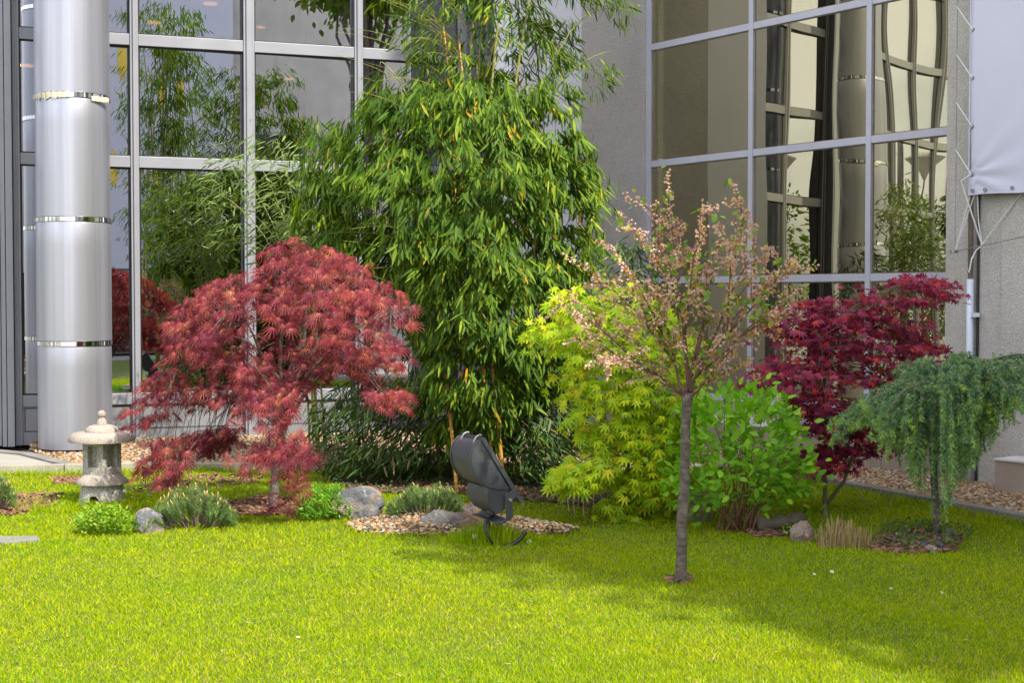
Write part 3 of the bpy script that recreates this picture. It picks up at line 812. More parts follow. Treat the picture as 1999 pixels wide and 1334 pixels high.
# banner
def banner():
    a = fr(1889, .93); b = a + dR * 2.6
    z0, z1 = at(1895, 381, a.y).z, 6.6
    root = empty('banner', a, 'large blank white banner laced with rope on the concrete pier', 'banner')
    nx_, nz_ = 60, 90; V = []; 
    gro = [(0.0, .35), (0, .02)]
    for i in range(nx_ + 1):
        for j in range(nz_ + 1):
            u = i / nx_ * 2.6; z = z0 + (z1 - z0) * (j / nz_) ** 1.6
            dx, dz = u, z - (z0 + .17)
            r = math.hypot(dx, dz); th = math.atan2(dz, dx)
            f = .016 * math.exp(-r / .35) * math.sin(th * 11) * min(1, r / .05)
            f += .004 * math.sin(z * 2.1 + u)
            edge = -.006 * abs(math.sin((z - z0 - .17) / .40 * math.pi)) if i == 0 else 0
            p = a + dR * (u - edge) + nR * f
            V.append((p.x, p.y, z + .006 * math.sin(u * 9) * (j == 0)))
    Fc = [(i * (nz_ + 1) + j, (i + 1) * (nz_ + 1) + j, (i + 1) * (nz_ + 1) + j + 1, i * (nz_ + 1) + j + 1) for i in range(nx_) for j in range(nz_)]
    mb = MB(); mb.add(V, Fc); cl = mb.build('cloth', M['banner'], root, smooth=True)
    s = cl.modifiers.new('thick', 'SOLIDIFY'); s.thickness = .003
    # hem
    mb = MB(); mb.tube([(a + nR * .003 + Vector((0, 0, z))) for z in np.linspace(z0, z1, 20)], .005, 6); mb.tube([(a + dR * u + nR * .003 + Vector((0, 0, z0 + .006 * math.sin(u * 9)))) for u in np.linspace(0, 2.6, 30)], .005, 6)
    mb.build('hem', M['banner'], root)
    zs = [z0 + .17 + k * .40 for k in range(9)]
    def ring(p):
        m_ = MB(); M3 = Matrix.Rotation(math.atan2(dR.y, dR.x), 3, 'Z')
        pts = [p + M3 @ Vector((math.cos(t) * .013, 0, math.sin(t) * .013)) for t in np.linspace(0, 2 * math.pi, 13)]
        m_.tube(pts, .005, 6, False); m_.build('eyelet', M['wire'], root)
    for z in zs: ring(a + dR * .03 + nR * .008 + Vector((0, 0, z)))
    for u in (.04, .16, .42, .9, 1.5): ring(a + dR * u + nR * .008 + Vector((0, 0, z0 + .035)))
    # ropes: zigzag to a vertical wire
    wx = a - dR * .17 - nR * .05
    rp_ = MB(); pts = []
    for k, z in enumerate(zs):
        pts.append(a + dR * .03 + nR * .012 + Vector((0, 0, z)))
        pts.append(wx + Vector((0, 0, z + .22)))
    for i in range(len(pts) - 1): rp_.tube([pts[i], pts[i + 1]], .0055, 6)
    tag(rp_.build('lacing_rope', M['rope']), 'white zigzag rope lacing the left side of the banner', 'rope')
    anchor = at(1864, 491, a.y + .1)
    mb = MB(); mb.tube([wx + Vector((0, 0, 7)), wx + Vector((0, 0, z0 + .1)), anchor], .004, 6)
    mb.tube([anchor, at(1915, 480, a.y - .12), at(2030, 455, a.y - .5)], .004, 6)
    tag(mb.build('steel_wire', M['wire']), 'thin steel wire behind the banner lacing, bent at the anchor bolt', 'wire')
    mb = MB(); mb.tube([anchor - nR * .03, anchor + nR * .06], .016, 10); mb.lathe([(.026, -.012), (.026, .012)], anchor + nR * .03, 12)
    tag(mb.build('anchor_bolt', M['bolt']), 'small steel anchor bolt in the concrete pier below the banner corner', 'bolt')
    knot = at(1917, 478, a.y - .06)
    c1 = pts[0]; c2 = at(1908, 378, a.y - .02); c3 = at(1996, 374, a.y - .3)
    left_t = at(1876, 353, a.y)
    loose = MB()
    loose.tube([c1, left_t, at(1882, 372, a.y), knot], .0065, 6)
    loose.tube([c2, at(1910, 430, a.y), knot], .006, 6)
    loose.tube([c2 + Vector((-.02, 0, 0)), anchor], .005, 6)
    loose.tube([at(1893, 385, a.y), anchor], .006, 6)
    loose.tube([c3, knot], .0055, 6)
    loose.tube([knot, at(1905, 490, a.y - .06), at(1897, 505, a.y - .06), at(1893, 525, a.y - .06), at(1891, 532, a.y - .06)], .0065, 6)
    tag(loose.build('loose_rope', M['rope']), 'white ropes knotted below the bottom corner of the banner with a dangling end', 'rope')
banner()

# ------------------------------------------------------------------ metal column
cc = at(146, 700, 14.72); cc.z = 0; CR = .367
colm = empty('metal_column', cc, 'thick silver metal clad column at the left with polished bands', 'column')
bz = [at(0, y, 14.35).z for y in (672, 427, 183)] 
zz = [.03] + bz + [bz[-1] + (bz[-1] - bz[-2]) * k for k in (1, 2)] + [8.3]
zz = sorted(zz)
for i in range(len(zz) - 1):
    mb = MB(); r = CR + (.004 if i % 2 else 0)
    mb.lathe([(r - .004, zz[i] + .026), (r, zz[i] + .03)] + [(r, z) for z in np.linspace(zz[i] + .04, zz[i + 1] - .04, 6)] + [(r - .004, zz[i + 1] - .026)], cc, 72)
    mb.build('cladding', M['column'], colm, auto=R(30))
    if i: 
        mb = MB(); mb.lathe([(CR - .006, zz[i] - .026), (CR + .008, zz[i] - .022), (CR + .008, zz[i] + .022), (CR - .006, zz[i] + .026)], cc, 72)
        bd = mb.build('band', M['chrome'], colm, auto=R(30))
mb = MB(); mb.lathe([(CR - .03, 0), (CR - .03, 8.3)], cc, 32); mb.build('core', M['gap'], colm)
# torn tape on upper band
mb = MB(); zb = bz[2]
for k in range(26):
    t = R(200 + k * 3.2); r = CR + .012 + .004 * math.sin(k * 2.1)
    h1 = .018 + .012 * random.random(); h0 = -.03 - .03 * random.random() * (1 if 4 < k < 20 else .2)
    t2 = t + R(3.3)
    mb.add([(cc.x + r * math.cos(t), cc.y + r * math.sin(t), zb + h0), (cc.x + r * math.cos(t2), cc.y + r * math.sin(t2), zb + h0 + .004),
            (cc.x + r * math.cos(t2), cc.y + r * math.sin(t2), zb + h1), (cc.x + r * math.cos(t), cc.y + r * math.sin(t), zb + h1)], [(0, 1, 2, 3)])
for k in range(7):
    t = R(316 + k * 4); r = CR + .012 + .006 * k
    mb.add([(cc.x + r * math.cos(t), cc.y + r * math.sin(t), zb - .05 + .01 * random.random()), (cc.x + (r + .005) * math.cos(t + R(4.2)), cc.y + (r + .005) * math.sin(t + R(4.2)), zb - .06),
            (cc.x + (r + .005) * math.cos(t + R(4.2)), cc.y + (r + .005) * math.sin(t + R(4.2)), zb - .005), (cc.x + r * math.cos(t), cc.y + r * math.sin(t), zb - .002)], [(0, 1, 2, 3)])
mt = m_surface('torn_tape', (.45, .42, .30), (.62, .60, .5), 30, .7, .5, 90, .004)
mb.build('torn_tape', mt, colm)

# ------------------------------------------------------------------ stone lantern
def lantern():
    base = gnd(200, 984); Y = base.y; sx = Y / F
    def z(py): return at(200, py, Y).z
    c = Vector((base.x, Y, 0))
    root = empty('stone_lantern', c, 'small grey stone lantern standing in the grass in front of the metal column', 'stone lantern')
    # foot with arched opening
    zb, zt_ = z(984) - .02, z(941)
    mb = MB(); mb.lathe([(.178, zb), (.176, zb + .05), (.166, zb + .11), (.150, zt_ - .01), (.140, zt_)], c, 28)
    foot = mb.build('foot', M['stone'], root, auto=R(50))
    cut = MB(); cx_ = c.x - .02
    prof = [(-.036, zb - .1), (.036, zb - .1), (.036, zb + .075), (.018, zb + .098), (-.018, zb + .098), (-.036, zb + .075)]
    cut.add([(cx_ + x, c.y - .3, zz_) for x, zz_ in prof] + [(cx_ + x, c.y + .02, zz_) for x, zz_ in prof],
            [tuple(range(6)), tuple(range(6, 12))[::-1]] + [(i, (i + 1) % 6, (i + 1) % 6 + 6, i + 6) for i in range(6)])
    co = cut.build('cutter', None)
    md = foot.modifiers.new('b', 'BOOLEAN'); md.object = co; md.operation = 'DIFFERENCE'; md.solver = 'EXACT'
    bpy.context.view_layer.update(); dg = bpy.context.evaluated_depsgraph_get()
    me = bpy.data.meshes.new_from_object(foot.evaluated_get(dg)); foot.modifiers.clear(); foot.data = me
    bpy.data.objects.remove(co)
    # plate
    z0, z1 = z(944), z(925)
    mb = MB(); mb.lathe([(.15, z0 - .008), (.196, z0), (.198, z0 + .018), (.175, z0 + .042), (.14, z1 - .002), (.12, z1)], c, 36)
    mb.build('plate', M['stone_top'], root, auto=R(50))
    # light box: four posts, bottom and top rims
    a = .103; rot = Matrix.Rotation(R(-26.6), 3, 'Z'); zz0, zz1 = z(926), z(857); mb = MB()
    pw = .028
    for sx_ in (-1, 1):
        for sy in (-1, 1):
            v = rot @ Vector((sx_ * (a - pw), sy * (a - pw), 0)); mb.box((c.x + v.x, c.y + v.y, (zz0 + zz1) / 2), (pw, pw, (zz1 - zz0) / 2), rot)
    mb.box((c.x, c.y, zz0 + .03), (a - .001, a - .001, .03), rot); mb.box((c.x, c.y, zz1 - .026), (a - .001, a - .001, .026), rot)
    mb.box((c.x, c.y, (zz0 + zz1) / 2), (.055, .055, (zz1 - zz0) / 2 - .03), rot)
    mb.build('light_box', M['stone'], root, bevel=.004)
    # roof
    r0 = z(860); mb = MB()
    mb.lathe([(.10, r0 - .004), (.225, r0 - .010), (.250, r0 - .006), (.252, r0 + .006), (.240, r0 + .038), (.218, r0 + .058), (.16, r0 + .066), (.1, r0 + .068)], c, 44)
    mb.build('roof', M['stone_top'], root, auto=R(50))
    r1 = r0 + .064; mb = MB()
    mb.lathe([(.124, r1 - .004), (.126, r1 + .010), (.116, r1 + .032), (.094, r1 + .048), (.06, r1 + .056), (.03, r1 + .058)], c, 40)
    mb.build('roof_cap', M['stone_top'], root, auto=R(60))
    r2 = r1 + .054; mb = MB()
    mb.lathe([(.042, r2), (.042, r2 + .008), (.036, r2 + .03), (.026, r2 + .05), (.022, r2 + .056)] + [(.033 * math.cos(t), r2 + .082 + .033 * math.sin(t)) for t in np.linspace(R(-50), R(86), 9)], c, 24)
    mb.build('finial', M['stone_top'], root, auto=R(40))
lantern()

# ------------------------------------------------------------------ floodlight
def floodlight():
    bp = gnd(965, 1062); Y = bp.y
    root = empty('floodlight', (bp.x, Y, 0), 'dark grey garden floodlight on a short post, seen from behind and tilted', 'floodlight')
    ax = Vector((-.40, .917, 0)).normalized(); u = Vector((.917, .40, 0)).normalized(); Yf = Y - .17
    o0 = at(965, 1062, Yf)
    def P(px, py, k=0.0):
        q = at(px, py, Yf); d = (q.x - o0.x) / u.x
        return Vector((o0.x, Yf, 0)) + u * d + Vector((0, 0, q.z)) + ax * k
    W = .36
    def extr(prof, k0, k1, name, mat, parent, smooth=False):
        mb = MB(); n = len(prof); mb.add([P(x, y, k0) for x, y in prof] + [P(x, y, k1) for x, y in prof],
            [tuple(range(n)), tuple(range(n, 2 * n))[::-1]] + [(i, (i + 1) % n, (i + 1) % n + n, i + n) for i in range(n)])
        return mb.build(name, mat, parent, auto=R(32), bevel=.002)
    up = [(943, 860), (934, 863), (926, 872), (921.5, 886), (920.5, 901), (924, 917), (931, 931), (941, 943), (954, 952), (968, 956.5), (982, 957.5), (994, 956)]
    body = extr(up, 0, W, 'upper_shell', M['flood'], root)
    rim = [(944, 858), (933, 860.5), (924, 870), (919, 886), (918, 901), (921.5, 918), (929, 933), (940, 946), (953, 954.5), (968, 959), (982, 960), (995, 958.5), (995, 956.8), (982, 958.3), (968, 957.3), (954, 952.8), (941, 943.8), (930.5, 931.5), (923.3, 917.2), (919.8, 901), (920.8, 886), (925.4, 871.6), (933.6, 862.4), (943.5, 860)]
    for k in (.0, W - .015):
        extr(rim, k + .002, k + .013, 'rim', M['flood'], body)
    lo = [(955, 953.5), (952, 965), (953, 979), (958, 991), (965, 1001), (971, 1006), (978, 1003), (986, 996), (988, 975), (993, 962), (990, 957.8), (980, 957.9), (968, 957.4)]
    extr(lo, .006, W - .008, 'lower_shell', M['flood'], root)
    plate = [(941, 853), (946, 854.5), (1022, 984), (1016, 987), (1008, 976), (941, 861)]
    fr_ = extr(plate, -.012, W + .012, 'front_frame', M['flood'], root)
    gl = [(947.5, 857), (1019.5, 979.5), (1020.6, 979.2), (948.6, 856.6)]
    extr(gl, .02, W - .02, 'glass', M['gasket'], fr_)
    for k in (.055, .27):
        cl = MB(); cl.tube([P(943, 850, k), P(937, 853, k), P(932, 861, k), P(931, 869, k)], .006, 8); cl.tube([P(947, 852, k), P(943, 850, k)], .006, 8)
        cl.build('clip', M['wire'], root, smooth=True)
    # side plate + bolt
    extr([(984, 968), (1003, 957), (1008, 972), (994, 982), (984, 980)], -.014, -.003, 'side_plate', M['flood'], root)
    # U bracket
    mb = MB()
    def strap(pts, w=.016, k0=0, k1=0):
        for i in range(len(pts) - 1): pass
    arm = [(984, 975), (989, 969), (995, 970), (998, 975), (998.5, 1011), (993, 1018), (984.5, 1016), (985, 978)]
    br = extr(arm, -.028, -.018, 'bracket_arm', M['flood'], root)
    extr(arm, W + .018, W + .028, 'bracket_arm', M['flood'], root)
    extr([(984.8, 1013.5), (992.5, 1016.5), (978, 1024), (966, 1023), (966, 1020), (977, 1020)], -.027, W + .027, 'bracket_base', M['flood'], root)
    b0 = P(991.5, 977, -.028)
    mb = MB(); mb.tube([b0 + ax * .004, b0 - ax * .014], [.012, .011], 12); mb.tube([b0 - ax * .014, b0 - ax * .022], .006, 10); mb.build('bolt', M['bolt'], br)
    # post
    pc = P(972, 1062, W / 2); top = P(972, 1020, W / 2)
    pc.z = -.05; top.x, top.y = pc.x, pc.y
    mb = MB(); mb.tube([pc, top], .021, 16); mb.build('post', M['flood'], root, smooth=False)
    # gland and cable
    mb = MB(); mb.tube([P(974, 1002, .10), P(975, 1010, .10), P(972, 1017, .10)], [.014, .012, .010], 10)
    mb.tube(bez(P(974, 1012, .10), P(949, 1018, .05), P(952, 1040, .02), 10) + bez(P(952, 1040, .02), P(955, 1052, .0), P(962, 1062, .0), 5)[1:], .0085, 8)
    mb.build('cable', M['black'], root, smooth=True)
    # corrugated conduit end sticking out of the ground
    pts = bez(at(984, 1068, Y - .16), at(1014, 1064, Y - .16), at(1026, 1038, Y - .14), 26)
    mb = MB(); mb.tube(pts, [.0125 + .0022 * math.sin(i * 2.4) for i in range(26)], 10)
    tag(mb.build('conduit', M['black'], smooth=True), 'black corrugated conduit end curling up from the grass beside the floodlight post', 'conduit')
floodlight()

# ------------------------------------------------------------------ rocks
def rock(name, px0, px1, pyt, pyb, mat, label, depth=1.0, seed=1, cuts=10, yoff=0, lean=0, amp=.12):
    pc = gnd((px0 + px1) / 2, pyb - 3); Y = pc.y + yoff
    wd = (px1 - px0) * Y / F; zt_ = at(0, pyt, Y + wd * .3).z; h = zt_ + .055
    bm = bmesh.new(); bmesh.ops.create_icosphere(bm, subdivisions=5, radius=1)
    rs = random.Random(seed); planes = []
    for i in range(cuts):
        v = Vector((rs.gauss(0, 1), rs.gauss(0, 1), rs.gauss(0, .8))).normalized(); planes.append((v, rs.uniform(.62, .9)))
    for v in bm.verts:
        p = v.co.copy()
        for n_, d in planes:
            e = p.dot(n_) - d
            if e > 0: p -= n_ * e * .92
        p += p.normalized() * (mnoise.fractal(p * 1.8 + Vector((0, 0, 0)), 1.0, 2.0, 5) * 0 + mnoise.ridged_multi_fractal(p * 2.2 + Vector((seed, 0, 0)), 1.0, 2.0, 6, 1.0, 2.0) * .06)
        p += p.normalized() * (mnoise.fractal(p * 1.8 + Vector((seed * 7.3, 0, 0)), 1.0, 2.0, 5) * amp)
        v.co = p
    xs = [v.co.x for v in bm.verts]; zs_ = [v.co.z for v in bm.verts]; ys_ = [v.co.y for v in bm.verts]
    for v in bm.verts:
        x = (v.co.x - min(xs)) / (max(xs) - min(xs)) - .5; zf = (v.co.z - min(zs_)) / (max(zs_) - min(zs_)); y = (v.co.y - min(ys_)) / (max(ys_) - min(ys_)) - .5
        v.co = Vector((pc.x + x * wd + lean * (zf - .5), Y + wd * depth * (y + .35), -.07 + (h + .03) * zf))
    me = bpy.data.meshes.new(name); bm.to_mesh(me); bm.free()
    o = link(name, me, mat, smooth=True)
    return tag(o, label, 'rock')
rock('rock', 638, 752, 951, 1024, M['rock'], 'largest grey rock with brown crust, beside the feathery green bush', .8, 3, 12)
rock('rock', 808, 898, 999, 1040, M['rock_flat'], 'low wedge shaped grey rock lying on the pebble patch', .7, 11, 9, lean=.03, amp=.05)
rock('rock', 878, 952, 1004, 1046, M['rock_brown'], 'small brown edged rock in front of the other rocks by the floodlight', .7, 8, 9, amp=.07, lean=-.05)
rock('rock', 905, 968, 983, 1040, M['rock_brown'], 'purplish rock just behind the floodlight bracket', .7, 5, 8, yoff=.3, lean=-.07)
rock('rock', 252, 318, 996, 1046, M['rock'], 'grey rock between the small green bush and the pine shrub at left', .8, 17, 9, lean=-.04)
rock('rock', 1543, 1592, 1021, 1066, M['rock_white'], 'small whitish rock beside the cut straw stubble', .9, 21, 9)
rock('rock', 1335, 1415, 955, 1045, M['rock_white'], 'pale rock half hidden behind the cherry trunk and green shrub', .7, 24, 9, yoff=.55)
rock('rock', 1805, 1838, 1068, 1080, M['rock_white'], 'little flat pale stone in front of the weeping cedar trunk', .9, 31, 7)
mb = MB(); q0 = gnd(1478, 1040); q1 = gnd(1572, 1034)
pts = [q0 + Vector((0, 0, .05)), (q0 + q1) / 2 + Vector((0, 0, .055)), q1 + Vector((0, 0, .05))]
mb.tube(wig([pts[0] + (pts[2] - pts[0]) * t / 9 for t in range(10)], .02, 3), [.05 + .012 * math.sin(i * 1.9) for i in range(10)], 9)
tag(mb.build('log', M['bark_dark'], smooth=True), 'short dark rotting log between green shrub and whitish rock', 'log')

# ------------------------------------------------------------------ plants
def branches(root, trunk_pts, trunk_r, anchors, mat, name='trunk', seed=1, r_end=.003, bendup=.25, join_at=None, twigs=None, twig_r=.0025, seg=7):
    """trunk tube + limbs to anchor points + twigs from limbs to leaf cluster points"""
    mb = MB(); mb.tube(trunk_pts, trunk_r, 12); tr = mb.build(name, mat, root, smooth=True)
    lim = MB(); nodes = []
    rs = random.Random(seed); T = [Vector(p) for p in trunk_pts]
    for p in T: nodes.append((p, trunk_r[-1]))
    for a in anchors:
        a = Vector(a)
        lo = join_at if join_at is not None else len(T) // 2
        s = T[rs.randint(lo, len(T) - 1)]
        mid = (s + a) / 2 + Vector((0, 0, bendup * (a - s).length))
        pts = wig(bez(s, mid, a, 10), .05 * (a - s).length, seed + a.x)
        r0 = min(trunk_r[-1] * .75, .004 + .014 * (a - s).length)
        rr = taper(r0, r_end, 10, .8)
        lim.tube(pts, rr, seg)
        for p, r in zip(pts[2:], rr[2:]): nodes.append((p, r))
    N_ = np.array([p[:] for p, r in nodes])
    if twigs is not None:
        for c in twigs:
            c = np.array(c); d = np.linalg.norm(N_ - c, axis=1) ; i = int(np.argmin(d + rng.random(len(d)) * .06))
            s = Vector(N_[i]); e = Vector(c)
            if (e - s).length < .02: continue
            mid = (s + e) / 2 + Vector((0, 0, .18 * (e - s).length))
            lim.tube(wig(bez(s, mid, e, 5), .03 * (e - s).length, rs.random() * 9), taper(min(twig_r * 1.7, nodes[i][1]), twig_r * .5, 5), 4, False)
    if lim.V: lim.build('limbs', mat, root, smooth=True)
    return tr

def spray(centres, per, spread, flat_=.4):
    n = len(centres); C = np.repeat(centres, per, 0)
    off = rng.normal(size=(n * per, 3)) * spread; off[:, 2] *= flat_
    return C, off

# --- red lace leaf maple
def lace_maple():
    b = gnd(533, 1003); Y = b.y + .1
    root = empty('japanese_maple', (b.x, b.y, 0), 'red lace leaf maple with a broad drooping crown, right of the stone lantern', 'maple tree')
    dome = [(p_[0] * .985 + 8, p_[1] + 12 - .035 * (p_[1] - 460)) for p_ in [(262, 800), (300, 722), (322, 690), (318, 640), (350, 585), (400, 545), (470, 520), (500, 485), (560, 460), (640, 472), (720, 505), (785, 550), (824, 592), (812, 620), (778, 640), (765, 690), (775, 745), (782, 800), (758, 812), (715, 765), (690, 720), (650, 715), (600, 745), (560, 790), (500, 800), (430, 800), (360, 785), (300, 825), (268, 830)]]
    tail = [(470, 780), (540, 760), (570, 800), (585, 850), (600, 890), (575, 930), (545, 950), (520, 920), (470, 905), (500, 860), (490, 820)]
    lft = [(275, 860), (300, 840), (335, 870), (350, 900), (345, 935), (300, 925), (262, 915), (280, 890)]
    mid = [(360, 850), (420, 835), (480, 850), (450, 875), (400, 880), (370, 870)]
    A, uA = fill(dome, 450, Y, .95, 160, .5)
    A = A[np.array([mnoise.noise(Vector(p_) * 3.4) + .25 * mnoise.noise(Vector(p_) * 8) > -.16 for p_ in A])]
    Bt, _ = fill(tail, 34, Y - .75, .2, 60); Cl, _ = fill(lft, 16, Y - .35, .2, 60); Dm, _ = fill(mid, 20, Y + .2, .2, 60)
    E, _ = fill([(545, 930), (580, 930), (585, 985), (550, 990)], 4, Y - .5, .1)
    cen = np.concatenate([A, Bt, Cl, Dm, E]); nC = len(cen)
    per = 10
    ax = np.array([b.x + .1, Y, 1.2])
    o = cen - ax; o[:, 2] = 0; o = nrm(o)
    C, off = spray(cen, per, .058, .22)
    O = np.repeat(o, per, 0)
    # clusters cascade: points further out sit lower
    along = (off * O).sum(1); off[:, 2] -= np.clip(along, -.1, .2) * .55
    P = C + off
    D = O * .30 + np.stack([off[:, 0], off[:, 1], 0 * off[:, 0]], 1) * 9 + np.array([0, -.10, -.62]) + rng.normal(size=P.shape) * .22
    Nn = np.array([0, -.75, .6]) + O * .35 + rng.normal(size=P.shape) * .25
    V, T = inst(LACE, P, D, Nn, rng.uniform(.052, .118, len(P)))
    npmesh('crown', V, T, M['maple_red'], root)
    tp = [Vector((b.x, b.y, -.02)), at(536, 960, Y), at(540, 900, Y + .05), at(552, 840, Y + .08), at(572, 775, Y + .05)]
    anchors = [at(650, 690, Y), at(740, 640, Y + .1), at(480, 778, Y - .2), at(360, 715, Y - .1), at(470, 600, Y - .4), at(600, 560, Y - .2), at(700, 560, Y + .4), at(420, 640, Y + .5), at(540, 540, Y + .2), at(330, 760, Y + .1), at(530, 800, Y - .75), at(620, 520, Y), at(780, 600, Y - .1)]
    branches(root, tp, [.045, .036, .033, .031, .028], anchors, M['bark'], seed=3, bendup=.22, join_at=3, twigs=cen[::1], twig_r=.003)
    # two pale young twigs in front
lace_maple()

# --- bamboo
def bamboo_leaves(cen, axis, per, L, spread, dn=.8, up=.6):
    o = cen - axis; o[:, 2] = 0; o = nrm(o)
    C, off = spray(cen, per, spread, .8); O = np.repeat(o, per, 0)
    P = C + off
    fan = np.repeat(nrm(rng.normal(size=cen.shape) * np.array([1, 1, .3])), per, 0)
    side = np.cross(O * .6 + fan * .5, np.array([0, 0, 1.0])); sp_ = np.tile(np.linspace(-1, 1, per), len(cen))[:, None]
    D = O * .5 + fan * .4 + side * sp_ * .75 + np.array([0, -.1, -dn]) + rng.normal(size=P.shape) * .16
    Nn = O * .7 + np.array([0, -.3, up]) + rng.normal(size=P.shape) * .45
    return inst(BAM, P, D, Nn, rng.uniform(L[0], L[1], len(P)))
def sub(A, k, sp, dr):
    n = len(A); A = np.repeat(A, k, 0); off = rng.normal(size=A.shape) * sp; off[:, 2] *= .8
    off[:, 2] -= np.abs(off[:, 0]) * dr
    return A + off
def bamboo():
    b = gnd(930, 958); Y = 12.15
    root = empty('bamboo', (b.x, Y, 0), 'tall dense green bamboo clump with golden stems in the middle of the bed', 'bamboo')
    ax = np.array([b.x + .1, Y, 1])
    main = [(598, 335), (640, 242), (700, 232), (755, 168), (850, 150), (950, 140), (1050, 165), (1110, 225), (1135, 285), (1165, 365), (1140, 440), (1145, 520), (1130, 600), (1120, 690), (1080, 760), (1010, 800), (975, 850), (905, 850), (850, 820), (800, 740), (800, 640), (815, 590), (740, 520), (690, 480), (600, 470), (590, 400)]
    A, _ = fill(main, 520, Y, 1.1, 200, .5)
    A = sub(A, 6, .085, .3)
    top = [(775, -180), (1075, -180), (1110, 40), (1180, 120), (1180, 195), (1120, 190), (1060, 200), (850, 190), (790, 130), (755, 60), (765, 0)]
    B, _ = fill(top, 120, Y + .1, .6, 150, .9)
    B = sub(B, 5, .08, .3)
    arm = [(1110, -60), (1180, -40), (1232, 30), (1225, 48), (1180, 10), (1100, -20)]
    C, _ = fill(arm, 40, Y, .15, 30)
    V1, T1 = bamboo_leaves(A, ax, 9, (.095, .17), .030)
    V2, T2 = bamboo_leaves(B, ax, 7, (.09, .14), .035, .6)
    V3, T3 = bamboo_leaves(C, ax, 7, (.09, .14), .05, .6)
    V, T = join([(V1, T1), (V2, T2), (V3, T3)])
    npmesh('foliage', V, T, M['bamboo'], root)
    # lower, darker leaves
    lowL = [(610, 800), (680, 745), (790, 745), (860, 820), (910, 850), (905, 950), (800, 958), (690, 950), (640, 905)]
    lowR = [(985, 820), (1040, 760), (1120, 700), (1150, 760), (1130, 850), (1130, 950), (1060, 975), (1010, 960), (990, 900)]
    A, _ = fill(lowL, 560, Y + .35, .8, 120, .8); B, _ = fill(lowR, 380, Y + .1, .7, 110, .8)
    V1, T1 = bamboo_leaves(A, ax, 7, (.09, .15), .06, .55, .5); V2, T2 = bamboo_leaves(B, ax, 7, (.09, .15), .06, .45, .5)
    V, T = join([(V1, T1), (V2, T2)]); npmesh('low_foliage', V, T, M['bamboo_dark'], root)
    # culms
    gold = [((893, 950), (878, 800), (850, 520), -.55), ((985, 925), (968, 760), (930, 400), -.5), ((966, 890), (948, 740), (905, 380), -.35), ((905, 945), (902, 800), (890, 420), .1), ((1010, 960), (985, 820), (955, 500), .2), ((935, 950), (935, 780), (860, 300), .35), ((860, 945), (850, 800), (800, 500), .2), ((1040, 960), (1035, 800), (1045, 400), .0)]
    for i, (p0, p1, p2, dy) in enumerate(gold):
        a = gnd(*p0); a = Vector((at(p0[0], p0[1], Y + dy).x, Y + dy, -.02)); bb = at(p1[0], p1[1], Y + dy + .05); cc_ = at(p2[0], p2[1], Y + dy + .2)
        e = cc_ + (cc_ - bb) * .9
        pts = bez(a, bb, cc_, 14)[:-1] + [cc_ + (e - cc_) * t / 5 for t in range(6)]
        rr = []; P2 = []
        for k, p in enumerate(pts):
            r = .017 * (1 - .035 * k)
            P2 += [p]; rr += [r]
            if k < len(pts) - 1:
                q = p + (pts[k + 1] - p) * .04; P2 += [q]; rr += [r * 1.18]
                q = p + (pts[k + 1] - p) * .08; P2 += [q]; rr += [r * .97]
        mb = MB(); mb.tube(P2, rr, 9); mb.build('culm', M['culm'] if i < 5 else M['culm_green'], root, smooth=True)
    tops = [((870, 330), (868, 150), (862, -150), .0), ((905, 300), (925, 60), (935, -170), .1), ((950, 300), (965, 60), (1000, -160), -.1), ((990, 300), (1015, 60), (1060, -120), .0), ((1030, 300), (1085, 120), (1190, 100), .05), ((1040, 260), (1100, -20), (1220, 20), .0), ((840, 300), (790, 150), (745, 120), -.1)]
    for i, (p0, p1, p2, dy) in enumerate(tops):
        pts = bez(at(*p0, Y + dy), at(*p1, Y + dy), at(*p2, Y + dy), 16)
        mb = MB(); mb.tube(pts, taper(.014 if i < 4 else .007, .004, 16), 7); mb.build('culm', M['culm_green'], root, smooth=True)
    # side twigs
    mb = MB(); rs = random.Random(5)
    for k in range(170):
        px = rs.uniform(640, 1130); py = rs.uniform(-60, 700); dy = rs.uniform(-.8, .3)
        p = at(px, py, Y + dy); s = Vector((b.x + (p.x - b.x) * .25, Y + dy * .3, p.z - rs.uniform(.05, .45)))
        mb.tube(bez(s, (s + p) / 2 + Vector((0, 0, .15)), p, 6), taper(.004, .0015, 6), 4, False)
    mb.build('twigs', M['culm_green'], root)
bamboo()
def bamboo_pale():
    Y = 14.0; b = at(560, 900, Y)
    root = empty('bamboo', (b.x, Y, 0), 'loose pale bamboo sprays between the glass wall and the top of the red lace maple', 'bamboo')
    ax = np.array([at(620, 500, Y).x, Y, 1])
    A, _ = fill([(385, 350), (430, 290), (470, 270), (540, 262), (620, 290), (640, 400), (640, 500), (560, 480), (480, 500), (430, 480), (425, 420), (380, 380)], 140, Y, .5, 110, 1)
    A2, _ = fill([(560, 380), (680, 400), (700, 560), (600, 540), (540, 460)], 90, Y - .2, .5, 110, 1)
    V, T = bamboo_leaves(np.concatenate([A, A2]), ax, 7, (.09, .14), .06, .25, .6); npmesh('foliage', V, T, M['bamboo_pale'], root)
    ends = [(385, 360), (430, 300), (480, 285), (540, 270), (600, 300), (450, 400), (520, 380), (570, 420), (440, 470)]
    for e in ends:
        a = at(random.uniform(590, 640), 900, Y); a.z = 0; c = at(*e, Y + random.uniform(-.3, .3))
        mb = MB(); mb.tube(bez(a, at(600, 420, Y), c, 12), taper(.009, .002, 12), 6); mb.build('culm', M['culm_green'], root, smooth=True)
bamboo_pale()
